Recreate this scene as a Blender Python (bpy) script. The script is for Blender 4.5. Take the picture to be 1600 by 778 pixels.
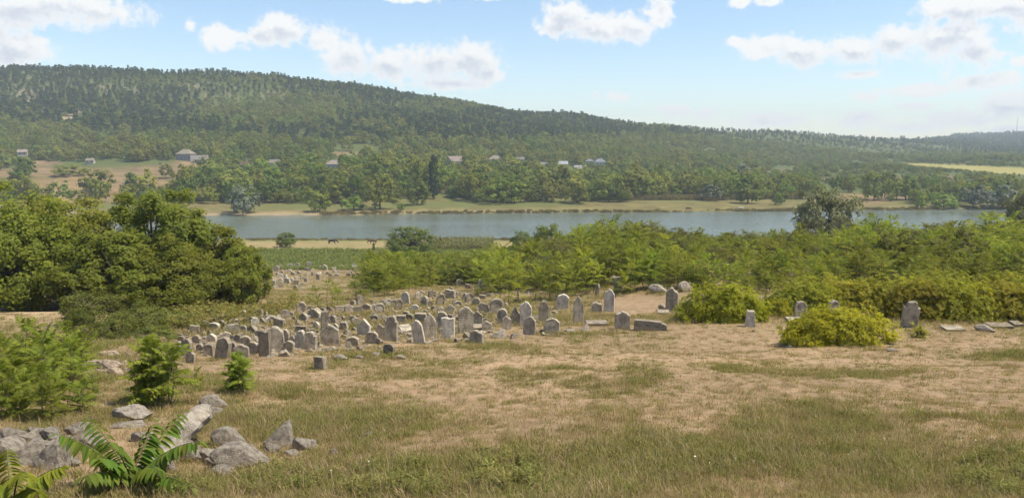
import bpy, bmesh, math, random
import numpy as np
from mathutils import Vector, Matrix

# ------------------------------------------------------------------ scene, camera, sky, sun, exposure
for o in list(bpy.data.objects):
    bpy.data.objects.remove(o)
SC = bpy.context.scene
COL = SC.collection
CAMZ = 30.0                      # eye height above the river
F = 1232.0                       # focal length in photo pixels (1600 wide)
PITCH = math.atan(159.0 / F)     # camera looks down by this much

cam_d = bpy.data.cameras.new("camera")
cam_d.sensor_width = 36.0
cam_d.lens = 36.0 * F / 1600.0
cam_d.clip_start = 0.1
cam_d.clip_end = 12000.0
cam = bpy.data.objects.new("camera", cam_d)
COL.objects.link(cam)
cam.location = (0, 0, CAMZ)
cam.rotation_euler = (math.radians(90) - PITCH, 0, 0)
SC.camera = cam

SUN_AZ = math.radians(97)        # to the right of the view direction
SUN_EL = math.radians(60)
sun_d = bpy.data.lights.new("sun", 'SUN')
sun_d.energy = 3.7
sun_d.angle = math.radians(0.5)
sun_d.color = (1.0, 0.90, 0.72)
sun = bpy.data.objects.new("sun", sun_d)
COL.objects.link(sun)
sdir = Vector((math.sin(SUN_AZ) * math.cos(SUN_EL), math.cos(SUN_AZ) * math.cos(SUN_EL), math.sin(SUN_EL)))
sun.rotation_euler = sdir.to_track_quat('Z', 'Y').to_euler()

SC.view_settings.view_transform = 'Standard'
SC.view_settings.look = 'None'
SC.view_settings.gamma = 1.0
SC.view_settings.use_curve_mapping = False
SC.view_settings.exposure = 0.88
SC.render.engine = 'CYCLES'
cy = SC.cycles
cy.use_denoising = True
cy.use_adaptive_sampling = True
cy.adaptive_threshold = 0.03
cy.max_bounces = 4
cy.diffuse_bounces = 2
cy.glossy_bounces = 2
cy.transmission_bounces = 2
cy.transparent_max_bounces = 4
cy.volume_bounces = 0
cy.caustics_reflective = False
cy.caustics_refractive = False
cy.sample_clamp_indirect = 4.0


def pix_dir(px, py):
    """world direction through a photo pixel (numpy ok)"""
    u = (np.asarray(px, float) - 800.0) / F
    v = (389.0 - np.asarray(py, float)) / F
    c, s = math.cos(-PITCH), math.sin(-PITCH)
    d = np.stack([u, c - v * s, s + v * c], -1)
    return d / np.linalg.norm(d, axis=-1, keepdims=True)


def project(P):
    P = np.asarray(P, float)
    x, y, z = P[..., 0], P[..., 1], P[..., 2] - CAMZ
    c, s = math.cos(-PITCH), math.sin(-PITCH)
    dep = np.maximum(y * c + z * s, 0.05)
    up = -y * s + z * c
    return 800 + F * x / dep, 389 - F * up / dep, dep


class NT:
    """small helper around a node tree"""
    def __init__(self, tree):
        self.t = tree
        self.n = tree.nodes
        self.l = tree.links

    def node(self, typ, **kw):
        nd = self.n.new(typ)
        for k, v in kw.items():
            setattr(nd, k, v)
        return nd

    def put(self, sock, v):
        if isinstance(v, bpy.types.NodeSocket):
            self.l.new(v, sock)
        elif v is not None:
            sock.default_value = v

    def math(self, op, a, b=None, c=None, clamp=False):
        nd = self.node('ShaderNodeMath', operation=op, use_clamp=clamp)
        self.put(nd.inputs[0], a)
        if b is not None:
            self.put(nd.inputs[1], b)
        if c is not None:
            self.put(nd.inputs[2], c)
        return nd.outputs[0]

    def vmath(self, op, a, b=None, scale=None):
        nd = self.node('ShaderNodeVectorMath', operation=op)
        self.put(nd.inputs[0], a)
        if b is not None:
            self.put(nd.inputs[1], b)
        if scale is not None:
            self.put(nd.inputs['Scale'], scale)
        return nd.outputs['Value'] if op in ('LENGTH', 'DOT_PRODUCT', 'DISTANCE') else nd.outputs[0]

    def mix(self, f, a, b, mode='MIX'):
        nd = self.node('ShaderNodeMix', data_type='RGBA', blend_type=mode)
        self.put(nd.inputs[0], f)
        self.put(nd.inputs[6], a)
        self.put(nd.inputs[7], b)
        return nd.outputs[2]

    def noise(self, vec, scale, detail=3.0, rough=0.55, dist=0.0):
        nd = self.node('ShaderNodeTexNoise')
        self.put(nd.inputs['Vector'], vec)
        nd.inputs['Scale'].default_value = scale
        nd.inputs['Detail'].default_value = detail
        nd.inputs['Roughness'].default_value = rough
        nd.inputs['Distortion'].default_value = dist
        return nd.outputs[0]

    def ramp(self, v, a, b, c0=0.0, c1=1.0, smooth=True):
        nd = self.node('ShaderNodeMapRange')
        nd.interpolation_type = 'SMOOTHSTEP' if smooth else 'LINEAR'
        self.put(nd.inputs[0], v)
        nd.inputs[1].default_value = a
        nd.inputs[2].default_value = b
        nd.inputs[3].default_value = c0
        nd.inputs[4].default_value = c1
        return nd.outputs[0]


def rgba(c):
    return (c[0], c[1], c[2], 1.0)


# ---- the sky: Nishita air with cumulus clouds laid out by direction
CLOUDS = [  # photo pixel centre, radii
    (20, 20, 70, 30), (95, 12, 70, 30), (160, 18, 60, 24), (20, 82, 58, 28), (-60, 60, 80, 40), (50, 72, 25, 20),
    (297, 39, 12, 12), (350, 57, 34, 22), (400, 58, 36, 20), (448, 50, 58, 28), (505, 64, 34, 22),
    (545, 92, 52, 36), (610, 105, 60, 28), (680, 100, 70, 36), (738, 98, 52, 36), (765, 118, 32, 16), (705, 132, 80, 12),
    (880, 28, 46, 32), (930, 48, 58, 24), (985, 42, 54, 28), (1028, 26, 26, 28), (870, 45, 36, 14),
    (1156, 5, 20, 9), (1195, 2, 24, 9), (640, 0, 44, 7), (770, -4, 50, 6),
    (1150, 66, 22, 9), (1200, 74, 42, 20), (1250, 84, 46, 28), (1338, 80, 52, 24), (1338, 117, 40, 9),
    (1405, 64, 56, 26), (1475, 62, 72, 30), (1525, 88, 44, 26), (1500, 12, 60, 22), (1575, 8, 60, 22), (1640, 30, 60, 40),
    (1440, 141, 58, 11), (1520, 131, 38, 15), (1566, 124, 30, 12), (1597, 96, 18, 9),
    (965, 152, 19, 9), (930, 150, 7, 7), (1058, 174, 30, 12), (1105, 178, 22, 14), (1200, 190, 62, 14), (1350, 152, 17, 8),
    (1335, 188, 46, 12), (1430, 167, 30, 7), (1495, 187, 52, 14), (1580, 165, 70, 22), (1420, 200, 60, 10), (1580, 205, 50, 9),
]
world = bpy.data.worlds.new("World")
SC.world = world
world.use_nodes = True
world.cycles.sampling_method = 'MANUAL'
world.cycles.sample_map_resolution = 256
W = NT(world.node_tree)
W.n.clear()
sky = W.node('ShaderNodeTexSky', sky_type='NISHITA')
sky.sun_disc = False
sky.sun_elevation = SUN_EL
sky.sun_rotation = SUN_AZ
sky.altitude = 100.0
sky.air_density = 1.0
sky.dust_density = 0.3
sky.ozone_density = 2.2

grp = bpy.data.node_groups.new("cloud_field", 'ShaderNodeTree')
grp.interface.new_socket(name="Dir", in_out='INPUT', socket_type='NodeSocketVector')
grp.interface.new_socket(name="Field", in_out='OUTPUT', socket_type='NodeSocketFloat')
grp.interface.new_socket(name="Shade", in_out='OUTPUT', socket_type='NodeSocketFloat')
G = NT(grp)
gi = G.node('NodeGroupInput')
go = G.node('NodeGroupOutput')
def blobs(items, off=0.0):
    f_ = None
    for (px, py, rx, ry) in items:
        d = pix_dir(px, py)
        az, el = math.atan2(d[0], d[1]), math.asin(d[2]) - off
        nd = G.node('ShaderNodeVectorMath', operation='MULTIPLY_ADD')
        G.put(nd.inputs[0], gi.outputs[0])
        nd.inputs[1].default_value = (F / rx, F / ry, 0)
        nd.inputs[2].default_value = (-az * F / rx, -el * F / ry, 0)
        q = G.vmath('LENGTH', nd.outputs[0])
        f_ = q if f_ is None else G.math('SMOOTH_MIN', f_, q, 0.25)
    return f_


fld = blobs(CLOUDS)
belly = blobs([c for c in CLOUDS if c[2] * c[3] > 1100], 0.014)
fld = G.math('SUBTRACT', 1.0, fld)
n1 = G.noise(gi.outputs[0], 30.0, 5.0, 0.62, 0.3)
n2 = G.noise(gi.outputs[0], 95.0, 3.0, 0.65)
n1b = G.noise(G.vmath('ADD', gi.outputs[0], (0.006, 0.008, 0)), 30.0, 3.0, 0.62, 0.3)
relief = G.math('MULTIPLY', G.math('SUBTRACT', n1b, n1), 2.6)
n1 = G.math('MULTIPLY', G.math('SUBTRACT', n1, 0.5), 2.1)
n2 = G.math('MULTIPLY', G.math('SUBTRACT', n2, 0.5), 1.0)
fld = G.math('MAXIMUM', fld, -1.0)
fld = G.math('ADD', fld, G.math('ADD', n1, n2))
G.l.new(fld, go.inputs[0])
G.l.new(G.math('ADD', relief, G.ramp(belly, 1.0, 0.35, 0.0, 0.75)), go.inputs[1])

tc = W.node('ShaderNodeTexCoord')
sp = W.node('ShaderNodeSeparateXYZ')
W.l.new(tc.outputs['Generated'], sp.inputs[0])
azn = W.math('ARCTAN2', sp.outputs[0], sp.outputs[1])
eln = W.math('ARCSINE', sp.outputs[2])
cmb = W.node('ShaderNodeCombineXYZ')
W.l.new(azn, cmb.inputs[0])
W.l.new(eln, cmb.inputs[1])


cg = W.node('ShaderNodeGroup')
cg.node_tree = grp
W.l.new(cmb.outputs[0], cg.inputs[0])
c0 = cg.outputs[0]
WHITE, GREY = (6.0, 5.95, 5.85, 1), (4.0, 4.25, 4.75, 1)
alpha = W.ramp(c0, -0.06, 0.55)
shade = W.math('MULTIPLY', W.ramp(cg.outputs[1], 0.0, 0.8), W.ramp(c0, 0.2, 1.0))
skymix = W.mix(W.math('MULTIPLY', alpha, 0.95), sky.outputs[0], W.mix(shade, WHITE, GREY))
bg = W.node('ShaderNodeBackground')
bg.inputs['Strength'].default_value = 0.096
W.l.new(skymix, bg.inputs[0])
# the rest of the sky: the same sort of scattered clouds, without a drawn layout
n_all = W.noise(cmb.outputs[0], 3.2, 4.0, 0.55)
n_all = W.ramp(n_all, 0.56, 0.68, 0.0, 0.9)
n_all = W.math('MULTIPLY', n_all, W.ramp(sp.outputs[2], -0.02, 0.02))
bg2 = W.node('ShaderNodeBackground')
bg2.inputs['Strength'].default_value = 0.096
W.l.new(W.mix(n_all, sky.outputs[0], W.mix(0.3, WHITE, GREY)), bg2.inputs[0])
out_az = W.ramp(W.math('ABSOLUTE', azn), 0.62, 0.75)
out_el = W.ramp(eln, 0.20, 0.28)
mxw = W.node('ShaderNodeMixShader')
W.l.new(W.math('MAXIMUM', W.math('MAXIMUM', out_az, out_el), W.ramp(eln, -0.03, -0.06)), mxw.inputs[0])
W.l.new(bg.outputs[0], mxw.inputs[1])
W.l.new(bg2.outputs[0], mxw.inputs[2])
wo = W.node('ShaderNodeOutputWorld')
W.l.new(mxw.outputs[0], wo.inputs[0])

# ------------------------------------------------------------------ noise + terrain
_rs = np.random.RandomState(7)
_perm = _rs.rand(256, 256)


def vnoise(x, y):
    x = np.asarray(x, float)
    y = np.asarray(y, float)
    xi, yi = np.floor(x).astype(int), np.floor(y).astype(int)
    xf, yf = x - xi, y - yi
    xf = xf * xf * (3 - 2 * xf)
    yf = yf * yf * (3 - 2 * yf)
    a = _perm[xi % 256, yi % 256]
    b = _perm[(xi + 1) % 256, yi % 256]
    c = _perm[xi % 256, (yi + 1) % 256]
    d = _perm[(xi + 1) % 256, (yi + 1) % 256]
    return (a * (1 - xf) + b * xf) * (1 - yf) + (c * (1 - xf) + d * xf) * yf - 0.5


def fbm(x, y, sc, octv=4):
    s = 0
    a = 1.0
    x = np.asarray(x, float) / sc
    y = np.asarray(y, float) / sc
    for k in range(octv):
        s = s + a * vnoise(x + 13.7 * k, y + 7.3 * k)
        x, y = x * 2.03, y * 2.03
        a *= 0.5
    return s


def sstep(v, a, b):
    t = np.clip((np.asarray(v, float) - a) / (b - a), 0, 1)
    return t * t * (3 - 2 * t)


# near slope: depth -> height relative to the eye
NL = np.array([(-60, 4), (-20, 0.2), (0, -1.7), (4, -2.6), (9, -4.0), (14.5, -5.0), (24, -6.7), (34, -8.4), (45, -9.9), (60, -12.1), (100, -17.5), (135, -22.0),
               (165, -26.0), (180, -27.0), (245, -28.6), (252, -29.4), (258, -31), (270, -33), (300, -33)])
NR = np.array([(-60, 4), (-20, 0.2), (0, -1.7), (4, -2.6), (9, -4.0), (14.5, -5.0), (24, -6.7), (34, -8.3), (40, -8.7), (60, -9.9), (80, -10.9), (95, -12.0), (115, -14.5),
               (150, -21), (180, -26.6), (245, -28.6), (252, -29.4), (258, -31), (270, -33), (300, -33)])
# far side: columns by bearing (photo column), each (depth, photo row of the ground)
FC = [
    (-400, [(345, 337), (400, 322), (450, 295), (520, 270), (600, 250), (700, 220), (850, 172), (960, 132), (1020, 124), (1200, 135), (3200, 215)]),
    (0, [(345, 337), (352, 331), (400, 320), (450, 293), (520, 266), (600, 246), (700, 216), (850, 170), (950, 128), (1000, 116), (1200, 128), (3200, 215)]),
    (250, [(345, 337), (352, 331), (400, 320), (450, 293), (520, 266), (600, 246), (700, 216), (850, 170), (950, 128), (1000, 116), (1200, 128), (3200, 215)]),
    (400, [(346, 337), (353, 331), (400, 320), (450, 295), (520, 267), (600, 246), (700, 217), (850, 175), (950, 134), (1000, 121), (1200, 137), (3200, 215)]),
    (550, [(350, 336), (357, 330), (400, 319), (455, 293), (520, 268), (600, 249), (700, 221), (850, 184), (960, 148), (1010, 138), (1250, 152), (3200, 218)]),
    (700, [(355, 335), (362, 329), (410, 316), (460, 293), (520, 271), (600, 253), (700, 228), (850, 196), (1000, 169), (1060, 162), (1300, 180), (3200, 220)]),
    (850, [(359, 334), (366, 328), (420, 316), (475, 298), (550, 277), (630, 258), (750, 232), (900, 206), (1050, 188), (1120, 182), (1350, 195), (3200, 222)]),
    (1000, [(363, 333), (370, 327), (430, 316), (500, 301), (580, 283), (680, 261), (820, 236), (1000, 212), (1130, 201), (1200, 198), (1500, 206), (3200, 223)]),
    (1200, [(369, 331), (376, 326), (440, 316), (540, 303), (660, 286), (820, 263), (1000, 243), (1200, 219), (1330, 211), (1400, 209), (1700, 213), (3200, 224)]),
    (1400, [(377, 329), (384, 325), (450, 317), (560, 304), (700, 287), (850, 268), (950, 258), (1150, 245), (1400, 229), (1520, 222), (1700, 223), (2100, 223), (2600, 219), (2800, 219), (3200, 225)]),
    (1600, [(384, 328), (391, 324), (460, 317), (600, 303), (750, 285), (860, 273), (960, 263), (1200, 252), (1600, 243), (1900, 238), (2300, 216), (2550, 211), (2800, 211), (3200, 225)]),
    (2000, [(395, 327), (402, 323), (460, 317), (600, 303), (750, 285), (860, 273), (960, 263), (1200, 250), (1600, 240), (1900, 235), (2300, 215), (2550, 209), (2800, 211), (3200, 225)]),
]
FCX = np.array([c[0] for c in FC], float)
FCD = [np.array([p[0] for p in c[1]], float) for c in FC]
FCZ = [np.array([(230 - p[1]) * p[0] / F if k_ == 0 else max((230 - p[1]) * p[0] / F, -28.9 + 0.02 * (p[0] - c[1][0][0])) for k_, p in enumerate(c[1])], float) for c in FC]


def height(x, y):
    x = np.asarray(x, float)
    y = np.asarray(y, float)
    s = sstep(x, -8, 17)
    wob = 5 * vnoise(x / 45.0 + 3, x * 0 + 1.5) + 2 * vnoise(x / 12.0, x * 0 + 8)
    yn = np.where(y > 150, y + wob * sstep(y, 150, 240), y)
    zn = np.interp(yn, NL[:, 0], NL[:, 1]) * (1 - s) + np.interp(yn, NR[:, 0], NR[:, 1]) * s
    amp = sstep(y, 3, 20) * (1 - sstep(y, 165, 180))
    zn = zn + amp * (0.5 * fbm(x, y, 9.0, 2) + 0.14 * fbm(x + 50, y, 1.6, 2))
    col = np.clip(800 + F * x / np.maximum(y, 1.0), -400, 2000)
    yf = y + 4 * vnoise(x / 40.0 + 9, x * 0 + 2.5)
    Z = np.stack([np.interp(yf, FCD[k], FCZ[k], left=-33.0) for k in range(len(FC))], 0)
    i = np.clip(np.searchsorted(FCX, col, side='right') - 1, 0, len(FC) - 2)
    t = (col - FCX[i]) / (FCX[i + 1] - FCX[i])
    t = t * t * (3 - 2 * t) * 0.5 + t * 0.5
    flat = Z.reshape(len(FC), -1)
    ii = i.reshape(-1)
    ar = np.arange(ii.size)
    zf = (flat[ii, ar] * (1 - t.reshape(-1)) + flat[ii + 1, ar] * t.reshape(-1)).reshape(x.shape)
    zf = np.where(zf > -29.5, zf + sstep(y, 400, 520) * 7 * fbm(x, y, 90.0, 3) + sstep(y, 352, 380) * 0.5 * fbm(x, y, 14.0, 2), zf)
    z = np.where(y < 300, zn, np.where(yf < 352, np.minimum(zf, -30 + (yf - 345) * 0.3), zf))
    return z + CAMZ


def hit(px, py):
    """where the view ray through a photo pixel meets the terrain (one point)"""
    d = pix_dir(px, py)
    t = 3.0 * np.exp(np.linspace(0, math.log(1100), 330))
    for _ in range(4):
        P = d[None, :] * t[:, None]
        dz = P[:, 2] + CAMZ - height(P[:, 0], P[:, 1])
        k = int(np.argmax(dz < 0))
        if dz[k] >= 0:
            k = len(t) - 1
        a, b = t[max(k - 1, 0)], t[k]
        t = np.linspace(a, b, 14)
    p = d * b
    return np.array([p[0], p[1], float(height(p[0:1], p[1:2])[0])]), float(project(np.array([p[0], p[1], p[2] + CAMZ]))[2])


def col_at(px, dep):
    """ground point at a bearing (photo column) and depth"""
    x = (px - 800) / F * dep
    return np.array([x, dep, float(height(np.array([x]), np.array([dep]))[0])])


# ------------------------------------------------------------------ mesh helpers
class Geo:
    def __init__(self):
        self.v, self.l, self.s, self.tone, self.mi, self.n = [], [], [], [], [], 0

    def add(self, V, Fc, tone=0.5, mi=0):
        V = np.asarray(V, float).reshape(-1, 3)
        Fc = np.asarray(Fc, int)
        self.v.append(V)
        self.l.append((Fc + self.n).reshape(-1))
        k = len(Fc)
        self.s.append(np.full(k, Fc.shape[1], int))
        self.tone.append(np.broadcast_to(np.asarray(tone, float), (k,)).copy())
        self.mi.append(np.full(k, mi, int))
        self.n += len(V)
        return self

    def merge(self, g, M=None):
        for V, l, s, t, m in zip(g.v, g.l, g.s, g.tone, g.mi):
            pass
        V = np.concatenate(g.v)
        if M is not None:
            M = np.array(M)
            V = V @ M[:3, :3].T + M[:3, 3]
        self.v.append(V)
        self.l.append(np.concatenate(g.l) + self.n)
        self.s.append(np.concatenate(g.s))
        self.tone.append(np.concatenate(g.tone))
        self.mi.append(np.concatenate(g.mi))
        self.n += len(V)
        return self

    def mesh(self, name, mats, smooth=False):
        V = np.concatenate(self.v).astype(np.float32)
        L = np.concatenate(self.l).astype(np.int32)
        S = np.concatenate(self.s).astype(np.int32)
        me = bpy.data.meshes.new(name)
        me.vertices.add(len(V))
        me.vertices.foreach_set('co', V.reshape(-1))
        me.loops.add(len(L))
        me.loops.foreach_set('vertex_index', L)
        me.polygons.add(len(S))
        st = np.concatenate([[0], np.cumsum(S)[:-1]]).astype(np.int32)
        me.polygons.foreach_set('loop_start', st)
        me.polygons.foreach_set('loop_total', S)
        for m in (mats if isinstance(mats, (list, tuple)) else [mats]):
            me.materials.append(m)
        me.polygons.foreach_set('material_index', np.concatenate(self.mi).astype(np.int32))
        me.polygons.foreach_set('use_smooth', np.full(len(S), bool(smooth)))
        me.update(calc_edges=True)
        a = me.attributes.new('tone', 'FLOAT', 'FACE')
        a.data.foreach_set('value', np.concatenate(self.tone).astype(np.float32))
        return me


def nrm(a):
    return a / np.maximum(np.linalg.norm(a, axis=-1, keepdims=True), 1e-9)


def add_leaves(g, C, U, N, L, Wd, tone, mi=0, fold=0.0):
    """diamond leaves: base C, direction U, normal N"""
    n = len(C)
    L = np.broadcast_to(np.asarray(L, float), (n,))[:, None]
    Wd = np.broadcast_to(np.asarray(Wd, float), (n,))[:, None]
    U = nrm(U)
    S = nrm(np.cross(U, N))
    Nn = np.cross(S, U)
    V = np.empty((n, 4, 3))
    V[:, 0] = C
    V[:, 1] = C + U * L * 0.45 + S * Wd * 0.5 + Nn * Wd * fold
    V[:, 2] = C + U * L
    V[:, 3] = C + U * L * 0.45 - S * Wd * 0.5 + Nn * Wd * fold
    Fc = np.arange(n * 4).reshape(n, 4)
    g.add(V.reshape(-1, 3), Fc, tone, mi)


def add_tube(g, pts, rad, sides=6, tone=0.5, mi=0, cap=True):
    pts = np.asarray(pts, float)
    rad = np.broadcast_to(np.asarray(rad, float), (len(pts),))
    T = np.gradient(pts, axis=0)
    T = nrm(T)
    ref = np.array([0.31, 0.17, 0.94])
    if abs(T[0] @ ref) > 0.9:
        ref = np.array([1.0, 0.1, 0.0])
    A = nrm(np.cross(T, ref))
    B = np.cross(T, A)
    ang = np.arange(sides) * 2 * math.pi / sides
    V = pts[:, None, :] + rad[:, None, None] * (np.cos(ang)[None, :, None] * A[:, None, :] + np.sin(ang)[None, :, None] * B[:, None, :])
    k = np.arange(len(pts) - 1)[:, None] * sides
    j = np.arange(sides)[None, :]
    j2 = (j + 1) % sides
    Fc = np.stack([k + j, k + j2, k + sides + j2, k + sides + j], -1).reshape(-1, 4)
    g.add(V.reshape(-1, 3), Fc, tone, mi)


def add_box(g, lo, hi, tone=0.5, mi=0):
    x0, y0, z0 = lo
    x1, y1, z1 = hi
    V = [(x0, y0, z0), (x1, y0, z0), (x1, y1, z0), (x0, y1, z0), (x0, y0, z1), (x1, y0, z1), (x1, y1, z1), (x0, y1, z1)]
    Fc = [(3, 2, 1, 0), (4, 5, 6, 7), (0, 1, 5, 4), (1, 2, 6, 5), (2, 3, 7, 6), (3, 0, 4, 7)]
    g.add(V, Fc, tone, mi)


def link(name, data, parent=None, loc=None, rot=None, scl=None):
    o = bpy.data.objects.new(name, data)
    COL.objects.link(o)
    if parent is not None:
        o.parent = parent
    if loc is not None:
        o.location = loc
    if rot is not None:
        o.rotation_euler = rot
    if scl is not None:
        o.scale = scl if hasattr(scl, '__len__') else (scl, scl, scl)
    return o


def tag(o, label=None, cat=None, group=None, kind=None):
    if label:
        o['label'] = label
    if cat:
        o['category'] = cat
    if group:
        o['group'] = group
    if kind or cat:
        o['kind'] = kind or 'thing'
    return o


def auto_labels(items, marks, noun, share, most=3):
    """items: (object, x, y, look) in photo pixels; names each by its nearest landmark, direction and rank"""
    seen = {}
    rows = []
    for (ob, x, y, look) in items:
        j = min(range(len(marks)), key=lambda q: (marks[q][0] - x) ** 2 + ((marks[q][1] - y) * 2.2) ** 2)
        dx, dy = x - marks[j][0], (y - marks[j][1]) * 2.2
        way = ('right of' if dx > 0 else 'left of') if abs(dx) > abs(dy) else ('behind' if dy < 0 else 'in front of')
        rows.append((dx * dx + dy * dy, j, way, look, ob))
    rows.sort(key=lambda r: r[0])
    for (_d, j, way, look, ob) in rows:
        n_ = seen[(j, way, look)] = seen.get((j, way, look), 0) + 1
        if n_ <= most:
            ob['label'] = ('', 'second ', 'third ', 'fourth ', 'fifth ')[n_ - 1] + f'{look} {noun} {way} {marks[j][2]}'
            if n_ == 1:
                ob['label'] = 'nearest ' + ob['label']
        else:
            ob['label'] = share[0]
            ob['group'] = share[1]


def copy_tree(o, parent=None):
    c = o.copy()
    COL.objects.link(c)
    c.parent = parent
    for ch in o.children:
        copy_tree(ch, c)
    return c


def scatter(name, P, rot, scl, idx, protos, label, cat):
    """one 'stuff' object: protos set out on points by a node modifier"""
    n = len(P)
    me = bpy.data.meshes.new(name)
    me.vertices.add(n)
    me.vertices.foreach_set('co', np.asarray(P, np.float32).reshape(-1))
    for nm, typ, key, val in (('rot', 'FLOAT_VECTOR', 'vector', rot), ('scl', 'FLOAT_VECTOR', 'vector', scl), ('idx', 'INT', 'value', idx)):
        a = me.attributes.new(nm, typ, 'POINT')
        a.data.foreach_set(key, np.asarray(val, np.int32 if typ == 'INT' else np.float32).reshape(-1))
    o = link(name, me)
    ng = bpy.data.node_groups.new(name + '_nodes', 'GeometryNodeTree')
    ng.interface.new_socket(name="Geometry", in_out='INPUT', socket_type='NodeSocketGeometry')
    ng.interface.new_socket(name="Geometry", in_out='OUTPUT', socket_type='NodeSocketGeometry')
    N = NT(ng)
    gi_ = N.node('NodeGroupInput')
    go_ = N.node('NodeGroupOutput')
    join = N.node('GeometryNodeJoinGeometry')

    def attr(nm, typ):
        a = N.node('GeometryNodeInputNamedAttribute', data_type=typ)
        a.inputs[0].default_value = nm
        return a.outputs[0]
    ar, asc, ai = attr('rot', 'FLOAT_VECTOR'), attr('scl', 'FLOAT_VECTOR'), attr('idx', 'INT')
    for k, p in enumerate(protos):
        oi = N.node('GeometryNodeObjectInfo')
        oi.inputs['Object'].default_value = p
        oi.inputs['As Instance'].default_value = True
        cmp_ = N.node('FunctionNodeCompare', data_type='INT', operation='EQUAL')
        N.l.new(ai, cmp_.inputs[2])
        cmp_.inputs[3].default_value = k
        ip = N.node('GeometryNodeInstanceOnPoints')
        N.l.new(gi_.outputs[0], ip.inputs['Points'])
        N.l.new(cmp_.outputs[0], ip.inputs['Selection'])
        N.l.new(oi.outputs['Geometry'], ip.inputs['Instance'])
        e2r = N.node('FunctionNodeEulerToRotation')
        N.l.new(ar, e2r.inputs[0])
        N.l.new(e2r.outputs[0], ip.inputs['Rotation'])
        N.l.new(asc, ip.inputs['Scale'])
        N.l.new(ip.outputs[0], join.inputs[0])
    N.l.new(join.outputs[0], go_.inputs[0])
    md = o.modifiers.new('scatter', 'NODES')
    md.node_group = ng
    tag(o, label, cat, kind='stuff')
    return o


def proto(name, me):
    """an object that only lends its mesh; not in the scene itself"""
    return bpy.data.objects.new(name, me)


# ------------------------------------------------------------------ materials
def new_mat(name):
    m = bpy.data.materials.new(name)
    m.use_nodes = True
    t = NT(m.node_tree)
    t.n.clear()
    out = t.node('ShaderNodeOutputMaterial')
    return m, t, out


def leaf_mat(name, dark, light, hue_var=0.03, val_var=0.35, trans=0.35, accent=None, acc_amt=0.0, spec=0.04):
    m, t, out = new_mat(name)
    at = t.node('ShaderNodeAttribute', attribute_name='tone')
    oi = t.node('ShaderNodeObjectInfo')
    c = t.mix(at.outputs['Fac'], rgba(dark), rgba(light))
    if accent:
        k = t.ramp(at.outputs['Fac'], 1.0 - acc_amt, 1.0 - acc_amt + 0.04)
        c = t.mix(k, c, rgba(accent))
    hs = t.node('ShaderNodeHueSaturation')
    t.put(hs.inputs['Hue'], t.ramp(oi.outputs['Random'], 0, 1, 0.5 - hue_var, 0.5 + hue_var, False))
    r2 = t.math('FRACT', t.math('MULTIPLY', oi.outputs['Random'], 17.31))
    t.put(hs.inputs['Value'], t.ramp(r2, 0, 1, 1 - val_var, 1 + val_var, False))
    t.put(hs.inputs['Color'], c)
    p = t.node('ShaderNodeBsdfPrincipled')
    p.inputs['Roughness'].default_value = 0.55
    p.inputs['Specular IOR Level'].default_value = spec
    t.put(p.inputs['Base Color'], hs.outputs[0])
    tr = t.node('ShaderNodeBsdfTranslucent')
    t.put(tr.inputs[0], t.mix(1.0, hs.outputs[0], (1.25, 1.25, 0.6, 1), 'MULTIPLY'))
    mx = t.node('ShaderNodeMixShader')
    mx.inputs[0].default_value = trans
    t.l.new(p.outputs[0], mx.inputs[1])
    t.l.new(tr.outputs[0], mx.inputs[2])
    t.l.new(mx.outputs[0], out.inputs[0])
    return m


def stone_mat(name, base, dark, pale, lichen, sc=1.0, bump=0.6, var=0.3, engrave=0.0):
    m, t, out = new_mat(name)
    tc_ = t.node('ShaderNodeTexCoord')
    oi = t.node('ShaderNodeObjectInfo')
    off = t.vmath('SCALE', (31.0, 17.0, 23.0), scale=oi.outputs['Random'])
    vec = t.vmath('ADD', tc_.outputs['Object'], off)
    a = t.noise(vec, 2.2 * sc, 5, 0.6)
    b = t.noise(vec, 9.0 * sc, 5, 0.65)
    d = t.noise(vec, 30.0 * sc, 4, 0.7)
    c = t.mix(t.ramp(a, 0.35, 0.62), rgba(dark), rgba(base))
    c = t.mix(t.ramp(b, 0.56, 0.68), c, rgba(pale))
    c = t.mix(t.math('MULTIPLY', t.ramp(d, 0.58, 0.68), 0.5), c, rgba(lichen))
    hs = t.node('ShaderNodeHueSaturation')
    r2 = t.math('FRACT', t.math('MULTIPLY', oi.outputs['Random'], 7.77))
    t.put(hs.inputs['Value'], t.ramp(r2, 0, 1, 1 - var, 1 + var, False))
    t.put(hs.inputs['Color'], c)
    p = t.node('ShaderNodeBsdfPrincipled')
    p.inputs['Roughness'].default_value = 0.92
    p.inputs['Specular IOR Level'].default_value = 0.15
    t.put(p.inputs['Base Color'], hs.outputs[0])
    hgt = t.math('ADD', t.math('MULTIPLY', b, 0.7), t.math('MULTIPLY', d, 0.5))
    if engrave:
        sx = t.node('ShaderNodeSeparateXYZ')
        t.l.new(tc_.outputs['Object'], sx.inputs[0])
        row = t.math('SINE', t.math('MULTIPLY', sx.outputs[2], 95.0))
        hgt = t.math('ADD', hgt, t.math('MULTIPLY', t.math('MULTIPLY', row, t.ramp(d, 0.4, 0.6)), engrave))
    bp = t.node('ShaderNodeBump')
    bp.inputs['Strength'].default_value = bump
    bp.inputs['Distance'].default_value = 0.05
    t.put(bp.inputs['Height'], hgt)
    t.l.new(bp.outputs[0], p.inputs['Normal'])
    t.l.new(p.outputs[0], out.inputs[0])
    return m


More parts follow.
